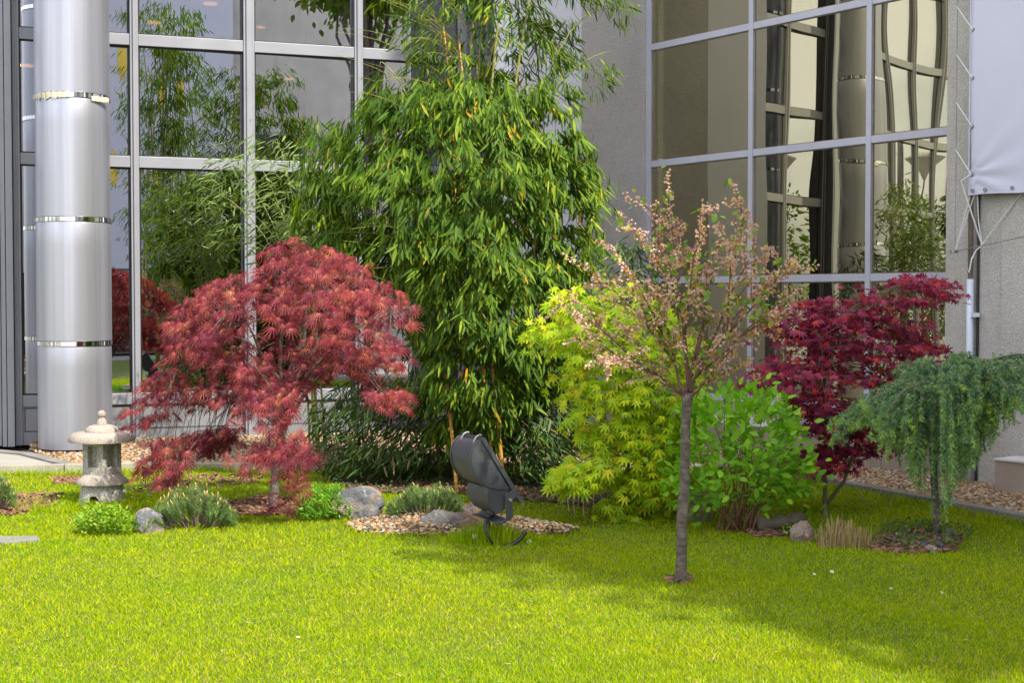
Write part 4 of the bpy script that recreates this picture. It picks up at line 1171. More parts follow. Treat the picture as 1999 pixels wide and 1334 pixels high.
def bamboo_back():
    Y = 14.2
    root = empty('bamboo', (at(1230, 900, Y).x, Y, 0), 'small bamboo sprigs behind the cherry crown against the concrete wall', 'bamboo')
    A, _ = fill([(1195, 500), (1225, 470), (1270, 490), (1300, 560), (1290, 640), (1230, 640), (1130, 560), (1130, 500)], 120, Y, .35, 60, 1)
    ax = np.array([at(1230, 500, Y).x, Y + .2, 1])
    V, T = bamboo_leaves(A, ax, 7, (.09, .14), .05, .35, .6); npmesh('foliage', V, T, M['bamboo_dark'], root)
    for e in ((1210, 480), (1245, 500), (1280, 560), (1150, 520)):
        a = at(1220 + random.uniform(-20, 20), 900, Y); a.z = 0; mb = MB(); mb.tube(bez(a, at(1225, 650, Y), at(*e, Y), 10), taper(.008, .002, 10), 6); mb.build('culm', M['culm_green'], root, smooth=True)
bamboo_back()

# dead bamboo canes
mb = MB()
for (x0, y0, x1, y1) in ((1102, 938, 1112, 1000), (1116, 942, 1122, 1004), (1130, 945, 1129, 995), (1138, 946, 1140, 1006), (1146, 946, 1144, 1000), (1152, 946, 1148, 1000), (1096, 950, 1100, 996), (1160, 950, 1158, 1000)):
    Y = gnd(x1, y1).y; a = gnd(x1, y1); a.z = -.01; mb.tube([a, at(x0, y0, Y + .05)], .006, 6)
tag(mb.build('cut_canes', M['straw']), 'cluster of dry cut canes between bamboo and yellow maple', 'canes', kind='stuff')

# --- yellow maple
def yellow_maple():
    Y = 10.35; b = gnd(1225, 1004)
    root = empty('japanese_maple', (b.x, b.y, 0), 'yellow green maple shrub with star shaped leaves behind the cherry tree', 'maple tree')
    poly = [(1048, 645), (1085, 585), (1130, 562), (1190, 560), (1260, 580), (1330, 620), (1370, 700), (1360, 790), (1345, 900), (1330, 985), (1265, 1018), (1195, 1000), (1185, 960), (1190, 930), (1150, 880), (1120, 830), (1100, 760), (1085, 700), (1060, 670)]
    pad = [(1075, 940), (1100, 905), (1150, 895), (1200, 915), (1185, 945), (1130, 955)]
    A, _ = fill(poly, 420, Y + .1, .62, 120, .5); B, _ = fill(pad, 30, Y - .25, .2, 40)
    cen = np.concatenate([A, B]); ax = np.array([b.x + .1, Y + .2, .8]); o = cen - ax; o[:, 2] = 0; o = nrm(o)
    C, off = spray(cen, 8, .062, .4); O = np.repeat(o, 8, 0)
    off[:, 2] -= np.clip((off * O).sum(1), -.1, .2) * .4
    P = C + off
    D = O * .5 + np.array([0, -.25, -.45]) + rng.normal(size=P.shape) * .4
    Nn = np.array([0, -.55, .75]) + O * .35 + rng.normal(size=P.shape) * .3
    V, T = inst(MAP, P, D, Nn, rng.uniform(.046, .080, len(P))); npmesh('crown', V, T, M['maple_yellow'], root)
    tp = [Vector((b.x, b.y, -.02)), at(1222, 950, Y), at(1228, 880, Y), at(1235, 800, Y)]
    an = [at(1120, 600, Y - .1), at(1200, 600, Y), at(1300, 650, Y), at(1120, 920, Y - .25), at(1150, 760, Y), at(1290, 850, Y), at(1260, 960, Y), at(1100, 650, Y)]
    branches(root, tp, [.022, .018, .016, .014], an, M['bark_olive'], seed=5, join_at=1, twigs=cen[::2], twig_r=.0025)
yellow_maple()

# --- bright green shrub
def green_shrub():
    Y = 9.75; b = gnd(1432, 1040)
    root = empty('shrub', (b.x, b.y, 0), 'round leaved bright green shrub with rusty stems behind the cherry trunk', 'shrub')
    poly = [(1335, 860), (1350, 790), (1400, 760), (1480, 762), (1520, 778), (1550, 830), (1560, 870), (1575, 930), (1572, 970), (1530, 990), (1500, 965), (1450, 985), (1390, 990), (1345, 990), (1310, 940), (1325, 890)]
    A, _ = fill(poly, 250, Y, .5, 110, .55)
    ax = np.array([b.x, Y, .3]); o = nrm(A - ax)
    C, off = spray(A, 7, .06, .8); O = np.repeat(o, 7, 0); P = C + off
    D = O * .7 + np.array([0, -.2, .05]) + rng.normal(size=P.shape) * .45
    Nn = np.array([0, -.45, .8]) + rng.normal(size=P.shape) * .35
    V, T = inst(OVA, P, D, Nn, rng.uniform(.045, .085, len(P))); npmesh('foliage', V, T, M['shrub'], root)
    mb = MB(); rs = random.Random(2)
    for k in range(34):
        q = A[rs.randrange(len(A))]; s = Vector((b.x + rs.uniform(-.13, .13), b.y + rs.uniform(-.08, .1), -.01))
        e = Vector(q); mid = Vector((s.x + (e.x - s.x) * .25, s.y + (e.y - s.y) * .25, s.z + (e.z - s.z) * .6))
        mb.tube(wig(bez(s, mid, e, 9), .02, k), taper(.0065, .002, 9), 5)
    mb.build('stems', M['stem_red'], root, smooth=True)
green_shrub()

# --- purple maple
def purple_maple():
    Y = 10.55; b = gnd(1613, 1016)
    root = empty('japanese_maple', (b.x, b.y, 0), 'dark purple red maple with layered branches right of the cherry tree', 'maple tree')
    pads = [([(1480, 640), (1520, 600), (1580, 585), (1640, 600), (1660, 640), (1600, 665), (1520, 665)], 44, .35), ([(1640, 590), (1720, 562), (1790, 540), (1845, 548), (1835, 580), (1780, 605), (1700, 625), (1650, 620)], 44, .35),
            ([(1560, 640), (1700, 610), (1790, 620), (1800, 665), (1720, 690), (1590, 700)], 48, .45), ([(1500, 700), (1440, 745), (1490, 775), (1600, 780), (1680, 740), (1640, 690), (1560, 680)], 52, .5),
            ([(1660, 690), (1760, 660), (1885, 680), (1860, 700), (1780, 720), (1740, 760), (1660, 760)], 44, .4), ([(1530, 780), (1620, 770), (1700, 780), (1700, 815), (1620, 820), (1550, 810)], 34, .4),
            ([(1540, 905), (1590, 880), (1650, 870), (1680, 900), (1640, 925), (1560, 930)], 40, .3), ([(1640, 845), (1700, 825), (1740, 850), (1720, 885), (1660, 890)], 36, .3), ([(1560, 830), (1620, 820), (1650, 850), (1600, 860)], 14, .3), ([(1650, 800), (1720, 790), (1760, 830), (1700, 840)], 20, .3)]
    cen = np.concatenate([fill(p, n, Y, d, 60, .9)[0] for p, n, d in pads])
    ax = np.array([b.x, Y, 1]); o = cen - ax; o[:, 2] = 0; o = nrm(o)
    C, off = spray(cen, 13, .085, .12); O = np.repeat(o, 13, 0); off[:, 2] -= np.clip((off * O).sum(1), -.1, .2) * .25
    P = C + off
    D = O * .6 + np.array([0, -.15, -.25]) + rng.normal(size=P.shape) * .45
    Nn = np.array([0, -.3, .9]) + rng.normal(size=P.shape) * .28
    V, T = inst(MAP, P, D, Nn, rng.uniform(.034, .062, len(P))); npmesh('crown', V, T, M['maple_purple'], root)
    tp = [Vector((b.x, b.y, -.02)), at(1610, 985, Y), at(1611, 940, Y), at(1618, 850, Y), at(1612, 790, Y), at(1615, 730, Y)]
    an = [at(1505, 630, Y), at(1640, 620, Y), at(1560, 720, Y + .1), at(1470, 745, Y - .1), at(1590, 590, Y + .1), at(1580, 895, Y), at(1600, 660, Y - .2)]
    branches(root, tp, [.022, .018, .015, .014, .012, .010], an, M['bark_olive'], seed=8, join_at=2, bendup=.05, twigs=cen[::2], twig_r=.0025)
    tp2 = [at(1613, 985, Y), at(1648, 940, Y + .03), at(1670, 870, Y + .05), at(1700, 790, Y + .05), at(1730, 700, Y + .05)]
    an2 = [at(1840, 555, Y), at(1780, 580, Y), at(1880, 685, Y), at(1720, 860, Y), at(1780, 690, Y - .2)]
    branches(root, tp2, [.016, .013, .011, .009, .007], an2, M['bark_olive'], name='second_trunk', seed=9, join_at=2, bendup=.02)
purple_maple()

# --- weeping cherry standard
BLO_V = [(0, 0, 0)]; BLO_T = []
for k in range(5):
    a = 2 * math.pi * k / 5
    def q(aa, r, z): return (math.cos(aa) * r, z, math.sin(aa) * r)
    i = len(BLO_V); BLO_V += [q(a - .55, .55, .5), q(a, .75, .95), q(a + .55, .55, .5)]; BLO_T += [(0, i, i + 1), (0, i + 1, i + 2)]
BLO = (np.array(BLO_V), BLO_T)
def cherry():
    b = gnd(1330, 1147); Y = b.y
    root = empty('cherry_tree', (b.x, Y, 0), 'small grafted cherry tree with bare trunk and fading pink blossom standing in the lawn', 'cherry tree')
    tp = [Vector((b.x, Y, -.03)), at(1329, 1135, Y), at(1330, 1090, Y), at(1330, 1020, Y), at(1336, 950, Y), at(1337, 880, Y), at(1339, 820, Y), at(1342, 785, Y), at(1343, 768, Y)]
    mb = MB(); mb.tube(wig([tp[0]] + tp[1:], .004, 2), [.042, .033, .030, .029, .028, .026, .026, .029, .036], 18); mb.build('trunk', M['bark'], root, smooth=True)
    lim = MB(); rs = random.Random(11); nodes = []; g0 = at(1342, 772, Y)
    ends = [(1100, 575), (1120, 660), (1165, 540), (1200, 478), (1235, 530), (1245, 455), (1275, 410), (1308, 372), (1340, 440), (1372, 405), (1405, 430), (1440, 385), (1400, 520), (1480, 440), (1500, 490), (1530, 510), (1548, 500), (1552, 560), (1530, 600), (1480, 640), (1460, 700), (1250, 720), (1180, 700), (1200, 620), (1300, 480), (1350, 500), (1430, 470), (1290, 560), (1240, 610), (1125, 620), (1510, 540)]
    PRIM = {1, 4, 7, 12, 14, 17, 19, 20, 21, 24, 30}; prim = []
    order = sorted(range(len(ends)), key=lambda i_: (i_ not in PRIM, i_))
    for i in order:
        e = ends[i]
        dy = rs.uniform(-.5, .5) * (.55 if i < 20 else .9); p = at(*e, Y + dy)
        k = abs(e[0] - 1342) / 300
        mid = g0 + (p - g0) * .45 + Vector((-(p.x - g0.x) * .06, -dy * .05, .05 + .05 * k))
        if e[1] > 600: mid.z -= .08
        s0 = g0 + Vector((rs.uniform(-.02, .02), rs.uniform(-.02, .02), rs.uniform(-.02, .01)))
        if i in PRIM: pass
        else:
            cand = min(prim, key=lambda q_: (q_[-1] - p).length); s0 = cand[rs.randint(3, 7)]; mid = s0 + (p - s0) * .5 + (cand[8] - cand[5]) * .5
        pts = wig(bez(s0, mid, p, 14), .045, i * 3.7)
        if i in PRIM: prim.append(pts)
        L = (p - g0).length; rr = taper((.0055 if i in PRIM else .002) + .005 * L, .0016, 14, .7); lim.tube(pts, rr, 6)
        for j in range(3, 14): nodes.append((pts[j], (pts[j] - pts[j - 1]).normalized(), j / 13))
        for t in range(rs.randint(3, 5)):
            j = rs.randint(4, 12); s = pts[j]; dd = (pts[j] - pts[j - 1]).normalized()
            sd_ = Vector((rs.gauss(0, 1), rs.gauss(0, 1), rs.gauss(.1, .6))).normalized()
            e2 = s + (dd * .6 + sd_ * .8).normalized() * rs.uniform(.08, .24)
            q2 = wig(bez(s, (s + e2) / 2 + Vector((0, 0, .02)), e2, 6), .015, t + i); lim.tube(q2, taper(.0028, .0011, 6), 4, False)
            for m_ in range(1, 6): nodes.append((q2[m_], (q2[m_] - q2[m_ - 1]).normalized(), .8))
    lim.build('limbs', M['bark_red'], root, smooth=True)
    P = []; 
    for p, d, f in nodes:
        if f < .2: continue
        for k in range(rs.choice([4, 5, 6, 8, 9])):
            P.append((p.x + rs.gauss(0, .010), p.y + rs.gauss(0, .010), p.z + rs.gauss(-.008, .011)))
    P = np.array(P); D = rng.normal(size=P.shape) + np.array([0, 0, -.6]); N_ = rng.normal(size=P.shape)
    parts = [inst(BLO, P, D, N_, rng.uniform(.009, .0145, len(P)))]
    V, T = join(parts); npmesh('blossom', V, T, M['blossom'], root)
    P = []
    for p, d, f in nodes:
        pr = 1.0 if f < .4 else .28
        if p.z > 1.9: pr = .42
        if rs.random() < pr:
            for k in range(rs.choice([1, 2, 3]) + (1 if f < .4 else 0)): P.append((p.x + rs.gauss(0, .02), p.y + rs.gauss(0, .02), p.z + rs.gauss(.0, .02)))
    P = np.array(P); D = rng.normal(size=P.shape) * .6 + np.array([0, 0, -.25]); N_ = np.array([0, -.4, .6]) + rng.normal(size=P.shape) * .6
    V, T = inst(OVA, P, D, N_, rng.uniform(.026, .060, len(P))); npmesh('leaves', V, T, M['cherry_leaf'], root)
cherry()

# --- weeping cedar
def needles(pts, n, L, w, dirs=None):
    """needles round a polyline"""
    pts = np.array([p[:] for p in pts]); k = len(pts) - 1
    t = rng.random(n) * k; i = np.minimum(t.astype(int), k - 1); f = (t - i)[:, None]
    P = pts[i] * (1 - f) + pts[i + 1] * f; ax = nrm(pts[i + 1] - pts[i])
    r = rng.normal(size=(n, 3)); r -= (r * ax).sum(1, keepdims=True) * ax; r = nrm(r)
    D = r * .85 + ax * .6
    return P, D, rng.normal(size=(n, 3)), rng.uniform(L * .7, L * 1.15, n), np.full(n, w)
def cedar():
    b = gnd(1830, 1048); Y = b.y
    root = empty('weeping_cedar', (b.x, Y, 0), 'weeping cedar with blue green drooping curtains on a thin trunk at right', 'conifer')
    tp = [Vector((b.x, Y, -.03)), at(1829, 1010, Y), at(1824, 950, Y), at(1822, 880, Y), at(1828, 800, Y), at(1845, 740, Y), at(1870, 715, Y)]
    mb = MB(); mb.tube(tp, [.030, .026, .024, .024, .023, .02, .015], 14); mb.build('trunk', M['bark'], root, smooth=True)
    curve = [(1640, 822), (1685, 778), (1730, 740), (1775, 705), (1830, 676), (1880, 684), (1915, 694), (1960, 678), (2040, 678), (2110, 710)]
    cxs = [c[0] for c in curve]; cys = [c[1] for c in curve]
    lim = MB(); A = [[], [], [], [], []]; Bt = [[], [], [], [], []]
    rs = random.Random(4); g0 = tp[-2]
    arms = []
    for i in range(26):
        px = rs.uniform(1650, 2100); dy = rs.uniform(-.62, .62)
        if i < 5: px = [1642, 1700, 1960, 2060, 2100][i]; dy = [.0, -.3, -.35, .1, .3][i]
        py = np.interp(px, cxs, cys) + 95 * (abs(dy) / .62) ** 2 + 8; p = at(px, py, Y + dy)
        mid = (g0 + p) / 2 + Vector((0, 0, .10 + .16 * abs(p.z - g0.z)))
        pts = wig(bez(g0, mid, p, 12), .03, i); lim.tube(pts, taper(.012, .003, 12), 6); arms.append(pts)
    for i in range(1050):
        pts = rs.choice(arms); j = rs.randint(2, 11); s = pts[j] + Vector((rs.gauss(0, .05), rs.gauss(0, .05), rs.gauss(0, .015)))
        cpx = 999.5 + F * s.x / s.y; inner = max(0, 1 - abs(cpx - 1840) / 130)
        L = rs.uniform(.07, .24) * (.6 if cpx < 1745 else 1) + inner * rs.random() ** 1.2 * .74
        out = Vector((s.x - b.x, s.y - Y, 0)); out = out.normalized() * rs.uniform(.02, .09) if out.length > .01 else out
        q = [s, s + out * .6 + Vector((0, 0, -.15 * L)), s + out + Vector((rs.gauss(0, .01), rs.gauss(0, .01), -.6 * L)), s + out * 1.05 + Vector((rs.gauss(0, .015), rs.gauss(0, .015), -L))]
        lim.tube(q, [.0028, .0024, .0018, .001], 4, False)
        n = int(30 + L * 520)
        for arr, v in zip(A, needles(q, int(n * .8), .034, .005)): arr.append(v)
        if j >= 4 and rs.random() < .8:
            for arr, v in zip(Bt, needles(q[2:], 40, .030, .0055)): arr.append(v)
        for m_ in range(rs.randint(1, 3)):   # short side shoots
            t = rs.uniform(.1, .8); k0 = q[1] + (q[3] - q[1]) * t; k1 = k0 + Vector((rs.gauss(0, 1), rs.gauss(0, 1), -.9)).normalized() * rs.uniform(.03, .08)
            for arr, v in zip(A if rs.random() < .7 else Bt, needles([k0, k1], 24, .028, .0042)): arr.append(v)
    for pts in arms:
        for arr, v in zip(A, needles(pts[3:], 260, .034, .0036)): arr.append(v)
    lim.build('limbs', M['bark_dark'], root, smooth=True)
    for nm, X, m_ in (('needles', A, M['cedar']), ('new_needles', Bt, M['cedar_tip'])):
        P, D, N_, S, W = [np.concatenate(x) for x in X]; V, T = inst(NEEDLE, P, D, N_, S, W); npmesh(nm, V, T, m_, root)
cedar()

# --- mountain pine shrubs
def pine(px0, px1, pyt, pyb, label, seed, shoots=60, green=False, clip_l=None):
    b = gnd((px0 + px1) / 2, pyb - 4); Y = b.y + .12; rs = random.Random(seed)
    root = empty('pine_shrub', (b.x, Y, 0), label, 'pine shrub', 'low mountain pine shrubs')
    st = MB(); A = [[], [], [], [], []]
    for i in range(shoots):
        u = rs.uniform(-1, 1); px = (px0 + px1) / 2 + u * (px1 - px0) / 2 * .88; dy = rs.uniform(-.28, .35)
        top = pyt + (pyb - pyt) * (.12 + .5 * u * u + .35 * rs.random() ** 1.2)
        e = at(px, top, Y + dy); e.z = max(e.z, .06)
        s = Vector((b.x + (e.x - b.x) * .3, Y + dy * .4, .0))
        mid = Vector((s.x * .35 + e.x * .65, s.y * .35 + e.y * .65, e.z * .25))
        q = bez(s, mid, e, 8); st.tube(wig(q, .012, i), taper(.008, .0035, 8), 5)
        n = 190
        for arr, v in zip(A, needles(q[4:], n, .050, .0030)): arr.append(v)
        for k in range(rs.choice([1, 1, 2])):
            d = Vector((rs.gauss(0, .25), rs.gauss(0, .25), 1)).normalized(); e2 = e + Vector((rs.gauss(0, .02), rs.gauss(0, .02), 0))
            for arr, v in zip(A, needles([e2 - d * .08, e2], 60, .045, .0030)): arr.append(v)
            if rs.random() < .55:
                L = rs.uniform(.02, .055); ca = MB(); ca.tube([e2, e2 + d * L * .5, e2 + d * L], [.0045, .0055, .0025], 6); ca.build('candle', M['candle_green'] if green else M['candle'], root, smooth=True)
    st.build('branches', M['bark_dark'], root, smooth=True)
    P, D, N_, S, W = [np.concatenate(x) for x in A]; D = D + np.array([0, 0, .35]); V, T = inst(NEEDLE, P, D, N_, S, W); npmesh('needles', V, T, M['pine'], root)
pine(285, 468, 937, 1042, 'low pine shrub with orange candles between lantern and red lace maple', 3, 62)
pine(745, 922, 937, 1022, 'low shaded pine shrub with pale green candles left of the floodlight', 5, 56, True)
pine(-60, 36, 918, 1004, 'pine shrub cut by the left edge of the photo', 9, 34)

# --- small leafy bushes
def herb(px0, px1, pyt, pyb, label, mat, seed, n, size, tpl, group=None):
    b = gnd((px0 + px1) / 2, pyb - 5); Y = b.y + .12
    root = empty('bush', (b.x, Y, 0), label, 'bush', group); cxp = (px0 + px1) / 2; hw = (px1 - px0) / 2
    poly = [(cxp + hw * math.cos(t) * (1 + .1 * math.sin(5 * t + seed)), pyb - 8 - (pyb - pyt) * max(0, math.sin(t)) ** .8 * (1 + .08 * math.sin(7 * t))) for t in np.linspace(0, math.pi, 14)]
    A, _ = fill(poly, n, Y, .26, 40, .6); A[:, 2] = np.maximum(A[:, 2], .01)
    o = nrm(A - np.array([b.x, Y, .0]))
    C, off = spray(A, 6, .02, .8); O = np.repeat(o, 6, 0); P = C + off
    D = O * .6 + np.array([0, -.1, .3]) + rng.normal(size=P.shape) * .5; N_ = np.array([0, -.4, .8]) + rng.normal(size=P.shape) * .4
    V, T = inst(tpl, P, D, N_, rng.uniform(*size, len(P))); npmesh('foliage', V, T, mat, root)
    mb = MB(); rs = random.Random(seed)
    for k in range(22):
        e = Vector(A[rs.randrange(len(A))]); s = Vector((b.x + (e.x - b.x) * .4, Y + (e.y - Y) * .4, 0)); mb.tube(bez(s, Vector((s.x, s.y, e.z * .7)), e, 5), taper(.003, .0015, 5), 4)
    mb.build('stems', M['stem_red'], root)
herb(150, 266, 1000, 1050, 'small yellow green leafy bush in front of the stone lantern', M['herb'], 1, 330, (.018, .034), OVA)
herb(575, 697, 962, 1026, 'feathery bright green bush touching the largest rock', M['herb2'], 2, 420, (.022, .042), T_blade(.3, .03, .1))

def groundcover(poly, n, label, mat, size):
    w_ = [(gnd(*p).x, gnd(*p).y) for p in poly]; p = tri_pts(n, w_)
    P = np.concatenate([p, rng.uniform(.02, .07, n)[:, None]], 1); D = rng.normal(size=P.shape) * .7 + np.array([0, 0, .35]); N_ = np.array([0, -.3, .9]) + rng.normal(size=P.shape) * .3
    V, T = inst(OVA, P, D, N_, rng.uniform(*size, n)); tag(npmesh('ground_cover', V, T, mat), label, 'ground cover', kind='stuff')
groundcover([(1700, 1040), (1800, 1030), (1900, 1042), (1895, 1075), (1780, 1080), (1690, 1070)], 620, 'low violet leaves around the foot of the weeping cedar', M['bamboo_dark'], (.015, .035))
groundcover([(90, 985), (150, 960), (280, 950), (300, 985), (270, 1010), (150, 1010)], 420, 'small weeds round the foot of the stone lantern', M['herb'], (.015, .034))
groundcover([(620, 930), (900, 950), (1180, 975), (1300, 1000), (1290, 1020), (1080, 1000), (760, 975), (620, 960)], 900, 'low weeds in the shade under the bamboo', M['bamboo_dark'], (.015, .03))
groundcover([(1520, 1040), (1580, 1030), (1600, 1062), (1540, 1062)], 120, 'weeds around the small whitish rock', M['herb'], (.015, .03))

def clover():
    n = 5200; Y = 5.4 + 6.5 * rng.random(n); X = rng.uniform(-1, 1, n) * (Y * .38)
    q = np.array([mnoise.noise(Vector((x * 1.1, y * 1.1, 9.7))) for x, y in zip(X, Y)]); k = (q > .08) & inside(lawn_poly, X, Y) & ~inside(GP, X, Y); X, Y = X[k], Y[k]; n = len(X)
    P = np.stack([X, Y, lawn_h(X, Y) + rng.uniform(.012, .026, n)], 1); P = np.repeat(P, 3, 0); t = np.tile(np.arange(3) * 2.094, n) + np.repeat(rng.random(n) * 6, 3)
    D = np.stack([np.cos(t), np.sin(t), np.full(3 * n, .15)], 1); N_ = np.tile([0, 0, 1.], (3 * n, 1)) + rng.normal(size=(3 * n, 3)) * .2
    V, T = inst(T_ovate(.45, .03, .1), P, D, N_, np.repeat(rng.uniform(.007, .013, n), 3)); tag(npmesh('clover', V, T, M['herb2']), 'small clover leaves scattered in patches through the lawn', 'clover', kind='stuff')
    n = 1500; Y = 5.4 + 6 * rng.random(n) ** 1.2; X = rng.uniform(-1, 1, n) * (Y * .38); k = inside(lawn_poly, X, Y); X, Y = X[k], Y[k]; n = len(X)
    P = np.stack([X, Y, lawn_h(X, Y) + rng.uniform(.012, .028, n)], 1); D = rng.normal(size=(n, 3)) * np.array([1, 1, .25])
    V, T = inst(NEEDLE, P, D, np.tile([0, 0, 1.], (n, 1)) + rng.normal(size=(n, 3)) * .3, rng.uniform(.015, .045, n), rng.uniform(.003, .006, n)); tag(npmesh('dry_grass', V, T, M['straw']), 'dry straw coloured bits lying in the lawn', 'thatch', kind='stuff')
clover()

# --- straw stubble
def stubble():
    w_ = [(gnd(*p).x, gnd(*p).y) for p in [(1592, 1062), (1640, 1050), (1700, 1056), (1715, 1066), (1690, 1078), (1600, 1076)]]
    n = 330; p = tri_pts(n, w_); P = np.concatenate([p, np.full(n, -.01)[:, None]], 1)
    cx_ = gnd(1640, 1065).x; h = rng.uniform(.07, .19, n) * np.clip(1.15 - np.abs(p[:, 0] - cx_) / .30, .3, 1)
    D = np.stack([rng.normal(size=n) * .12 + (p[:, 0] - cx_) * .3, rng.normal(size=n) * .1, np.ones(n)], 1)
    tv = np.array([(-.5, 0, 0), (.5, 0, 0), (-.42, 1, 0), (.42, 1, 0), (0, 0, .04), (0, 1, .04)], float); tt = [(0, 1, 3), (0, 3, 2), (1, 4, 5), (1, 5, 3), (4, 0, 2), (4, 2, 5)]
    V, T = inst((tv, tt), P, D, np.tile([0, 1., 0], (n, 1)), h, np.full(n, .0055))
    tag(npmesh('cut_reeds', V, T, M['straw']), 'clump of cut straw coloured grass stubble right of the whitish rock', 'reeds', kind='stuff')
    n = 60; p = tri_pts(n, w_); P = np.concatenate([p, np.zeros(n)[:, None]], 1); D = np.stack([rng.normal(size=n) * .15, rng.normal(size=n) * .15, np.ones(n)], 1)
    V, T = inst(NEEDLE, P, D, rng.normal(size=(n, 3)), rng.uniform(.12, .30, n), np.full(n, .005)); tag(npmesh('reed_shoots', V, T, M['grass']), 'fresh green shoots rising out of the straw stubble', 'shoots', kind='stuff')
stubble()

# --- daisies and violets
def daisy(px, py, Y, label, r=.017, face=(-.1, -.85, .5)):
    c = at(px, py, Y); root = empty('daisy', (c.x, c.y, 0), label, 'daisy', 'daisies in the lawn')
    f = Vector(face).normalized(); a = f.cross(Vector((0, 0, 1))).normalized(); b2 = a.cross(f)
    n = 16; mb = MB()
    for k in range(n):
        t = 2 * math.pi * k / n; d = a * math.cos(t) + b2 * math.sin(t); s = d.cross(f)
        mb.add([c + d * r * .25, c + d * r * .6 + s * r * .16 + f * .001, c + d * r * 1.05 + f * .0005, c + d * r * .6 - s * r * .16 + f * .001], [(0, 1, 2, 3)])
    mb.build('petals', M['petal'], root)
    mb = MB(); mb.tube([c - f * .001, c + f * r * .15, c + f * r * .28], [r * .34, r * .33, r * .15], 10); mb.build('centre', M['pollen'], root, smooth=True)
    mb = MB(); mb.tube([(c.x, c.y, -.01), (c - f * .001)], .0012, 5); mb.build('stem', M['leafstem'], root)
daisy(926, 1048, 9.2, 'white daisy left of the floodlight post')
daisy(1033, 1058, 9.2, 'white daisy right of the black conduit end', .016)
daisy(243, 959, 11.0, 'white daisy against the foot of the stone lantern', .016, (.5, -.8, .2))
daisy(624, 1036, 9.9, 'tiny white daisy below the feathery bush', .010)
daisy(473, 1034, 10.0, 'tiny white daisy in the grass below the red lace maple', .010)
daisy(739, 1077, 9.0, 'tiny white daisy in front of the pebble patch', .010, (.1, -.4, .8))
daisy(1590, 1122, 8.1, 'tiny white daisy in the shaded lawn at right, left one', .010, (.1, -.5, .8))
daisy(1624, 1117, 8.2, 'yellow centred daisy in the shaded lawn below the straw stubble', .013, (.1, -.6, .8))
daisy(1838, 1158, 7.7, 'tiny white daisy in the shaded lawn below the cedar', .010, (.1, -.5, .8))
daisy(1740, 1150, 7.8, 'white petal cluster lying in the shaded lawn', .012, (.1, -.3, .9))
daisy(582, 1245, 6.7, 'tiny white daisy low in the sunlit lawn at left', .009, (.1, -.3, .9))
def violet(px, py, label):
    g_ = gnd(px, py, .06); root = empty('violet', (g_.x, g_.y, 0), label, 'violet', 'blue violets by the weeping cedar'); n = 5
    P = np.tile(np.array(g_[:]), (n, 1)); t = np.arange(n) * 2 * math.pi / n; D = np.stack([np.cos(t), np.full(n, -.25), np.sin(t)], 1)
    V, T = inst(OVA, P, D, np.tile([0, -1., .3], (n, 1)), np.full(n, .012)); npmesh('petals', V, T, M['violet'], root)
    mb = MB(); mb.tube([(g_.x, g_.y, -.01), g_], .001, 4); mb.build('stem', M['leafstem'], root)
for px, py, lb in ((1833, 1055, 'largest blue violet just right of the cedar trunk foot'), (1802, 1066, 'blue violet lowest left in front of the cedar'), (1838, 1068, 'blue violet beside the little flat pale stone'),
                   (1850, 1042, 'blue violet high right of the cedar trunk'), (1858, 1038, 'blue violet furthest right in the cedar patch'), (1746, 1055, 'blue violet left of the cedar in the weeds')):
    violet(px, py - 4, lb)

# ------------------------------------------------------------------ things behind the camera that the windows mirror and that shade the lawn
def park_tree(x, y, h, r, label, seed, n=900, zc=None):
    root = empty('park_tree', (x, y, 0), label, 'tree', 'trees around the garden'); rs = random.Random(seed)
    zc = zc or h - r
    cen = []
    while len(cen) < n // 6:
        v = Vector((rs.uniform(-1, 1), rs.uniform(-1, 1), rs.uniform(-1, 1)))
        L = v.length
        if L > 1 or L < .35: continue
        k = 1 + .25 * mnoise.noise(v * 1.8 + Vector((seed, 0, 0)))
        cen.append((x + v.x * r * k, y + v.y * r * k, zc + v.z * (h - zc) * k))
    cen = np.array(cen)
    C, off = spray(cen, 30, r * .11, .8); P = C + off; O = nrm(P - np.array([x, y, zc]))
    D = O + rng.normal(size=P.shape) * .6; N_ = np.array([0, 0, 1.]) + rng.normal(size=P.shape) * .6
    V, T = inst(OVA, P, D, N_, rng.uniform(.16, .27, len(P))); npmesh('crown', V, T, M['tree_leaf'], root)
    tp = [Vector((x, y, -.1)), Vector((x + .05, y, zc * .5)), Vector((x, y + .05, zc))]
    branches(root, tp, [.16, .12, .08], [cen[i] for i in range(0, len(cen), max(1, len(cen) // 12))], M['bark'], seed=seed, join_at=1)
def sunward(x, y, z):
    k = z / math.tan(SUN_EL); return x + hv.x * k, y + hv.y * k
for k_, (sx_, sy_, rr_, lb_) in enumerate([(2.75, 9.1, 2.5, 'tall tree beyond the right edge, the one nearest the lawn'), (4.3, 7.4, 2.5, 'tall tree beyond the right edge, farthest out from the lawn'),
                                     (4.4, 11.4, 2.6, 'tall tree beyond the right edge beside the concrete wall')]):
    tx_, ty_ = sunward(sx_, sy_, 11.5); park_tree(tx_, ty_, 14, rr_, lb_, k_ + 1, 3000, 11.5)
for i, (x, y, h, r) in enumerate([(-24, -3, 5.2, 2.8), (-22, -9, 6, 3.0), (-27, 3, 5, 2.8), (-20, -15, 6, 3.2), (-30, 8, 5, 3)]):
    park_tree(x, y, h, r, ['green tree mirrored low in the bronze glass, middle of the row', 'tallest green tree mirrored in the bronze glass', 'lowest green tree mirrored in the bronze glass', 'green tree at the near end of the mirrored row', 'green tree at the far left end of the mirrored row'][i], 10 + i, 700)
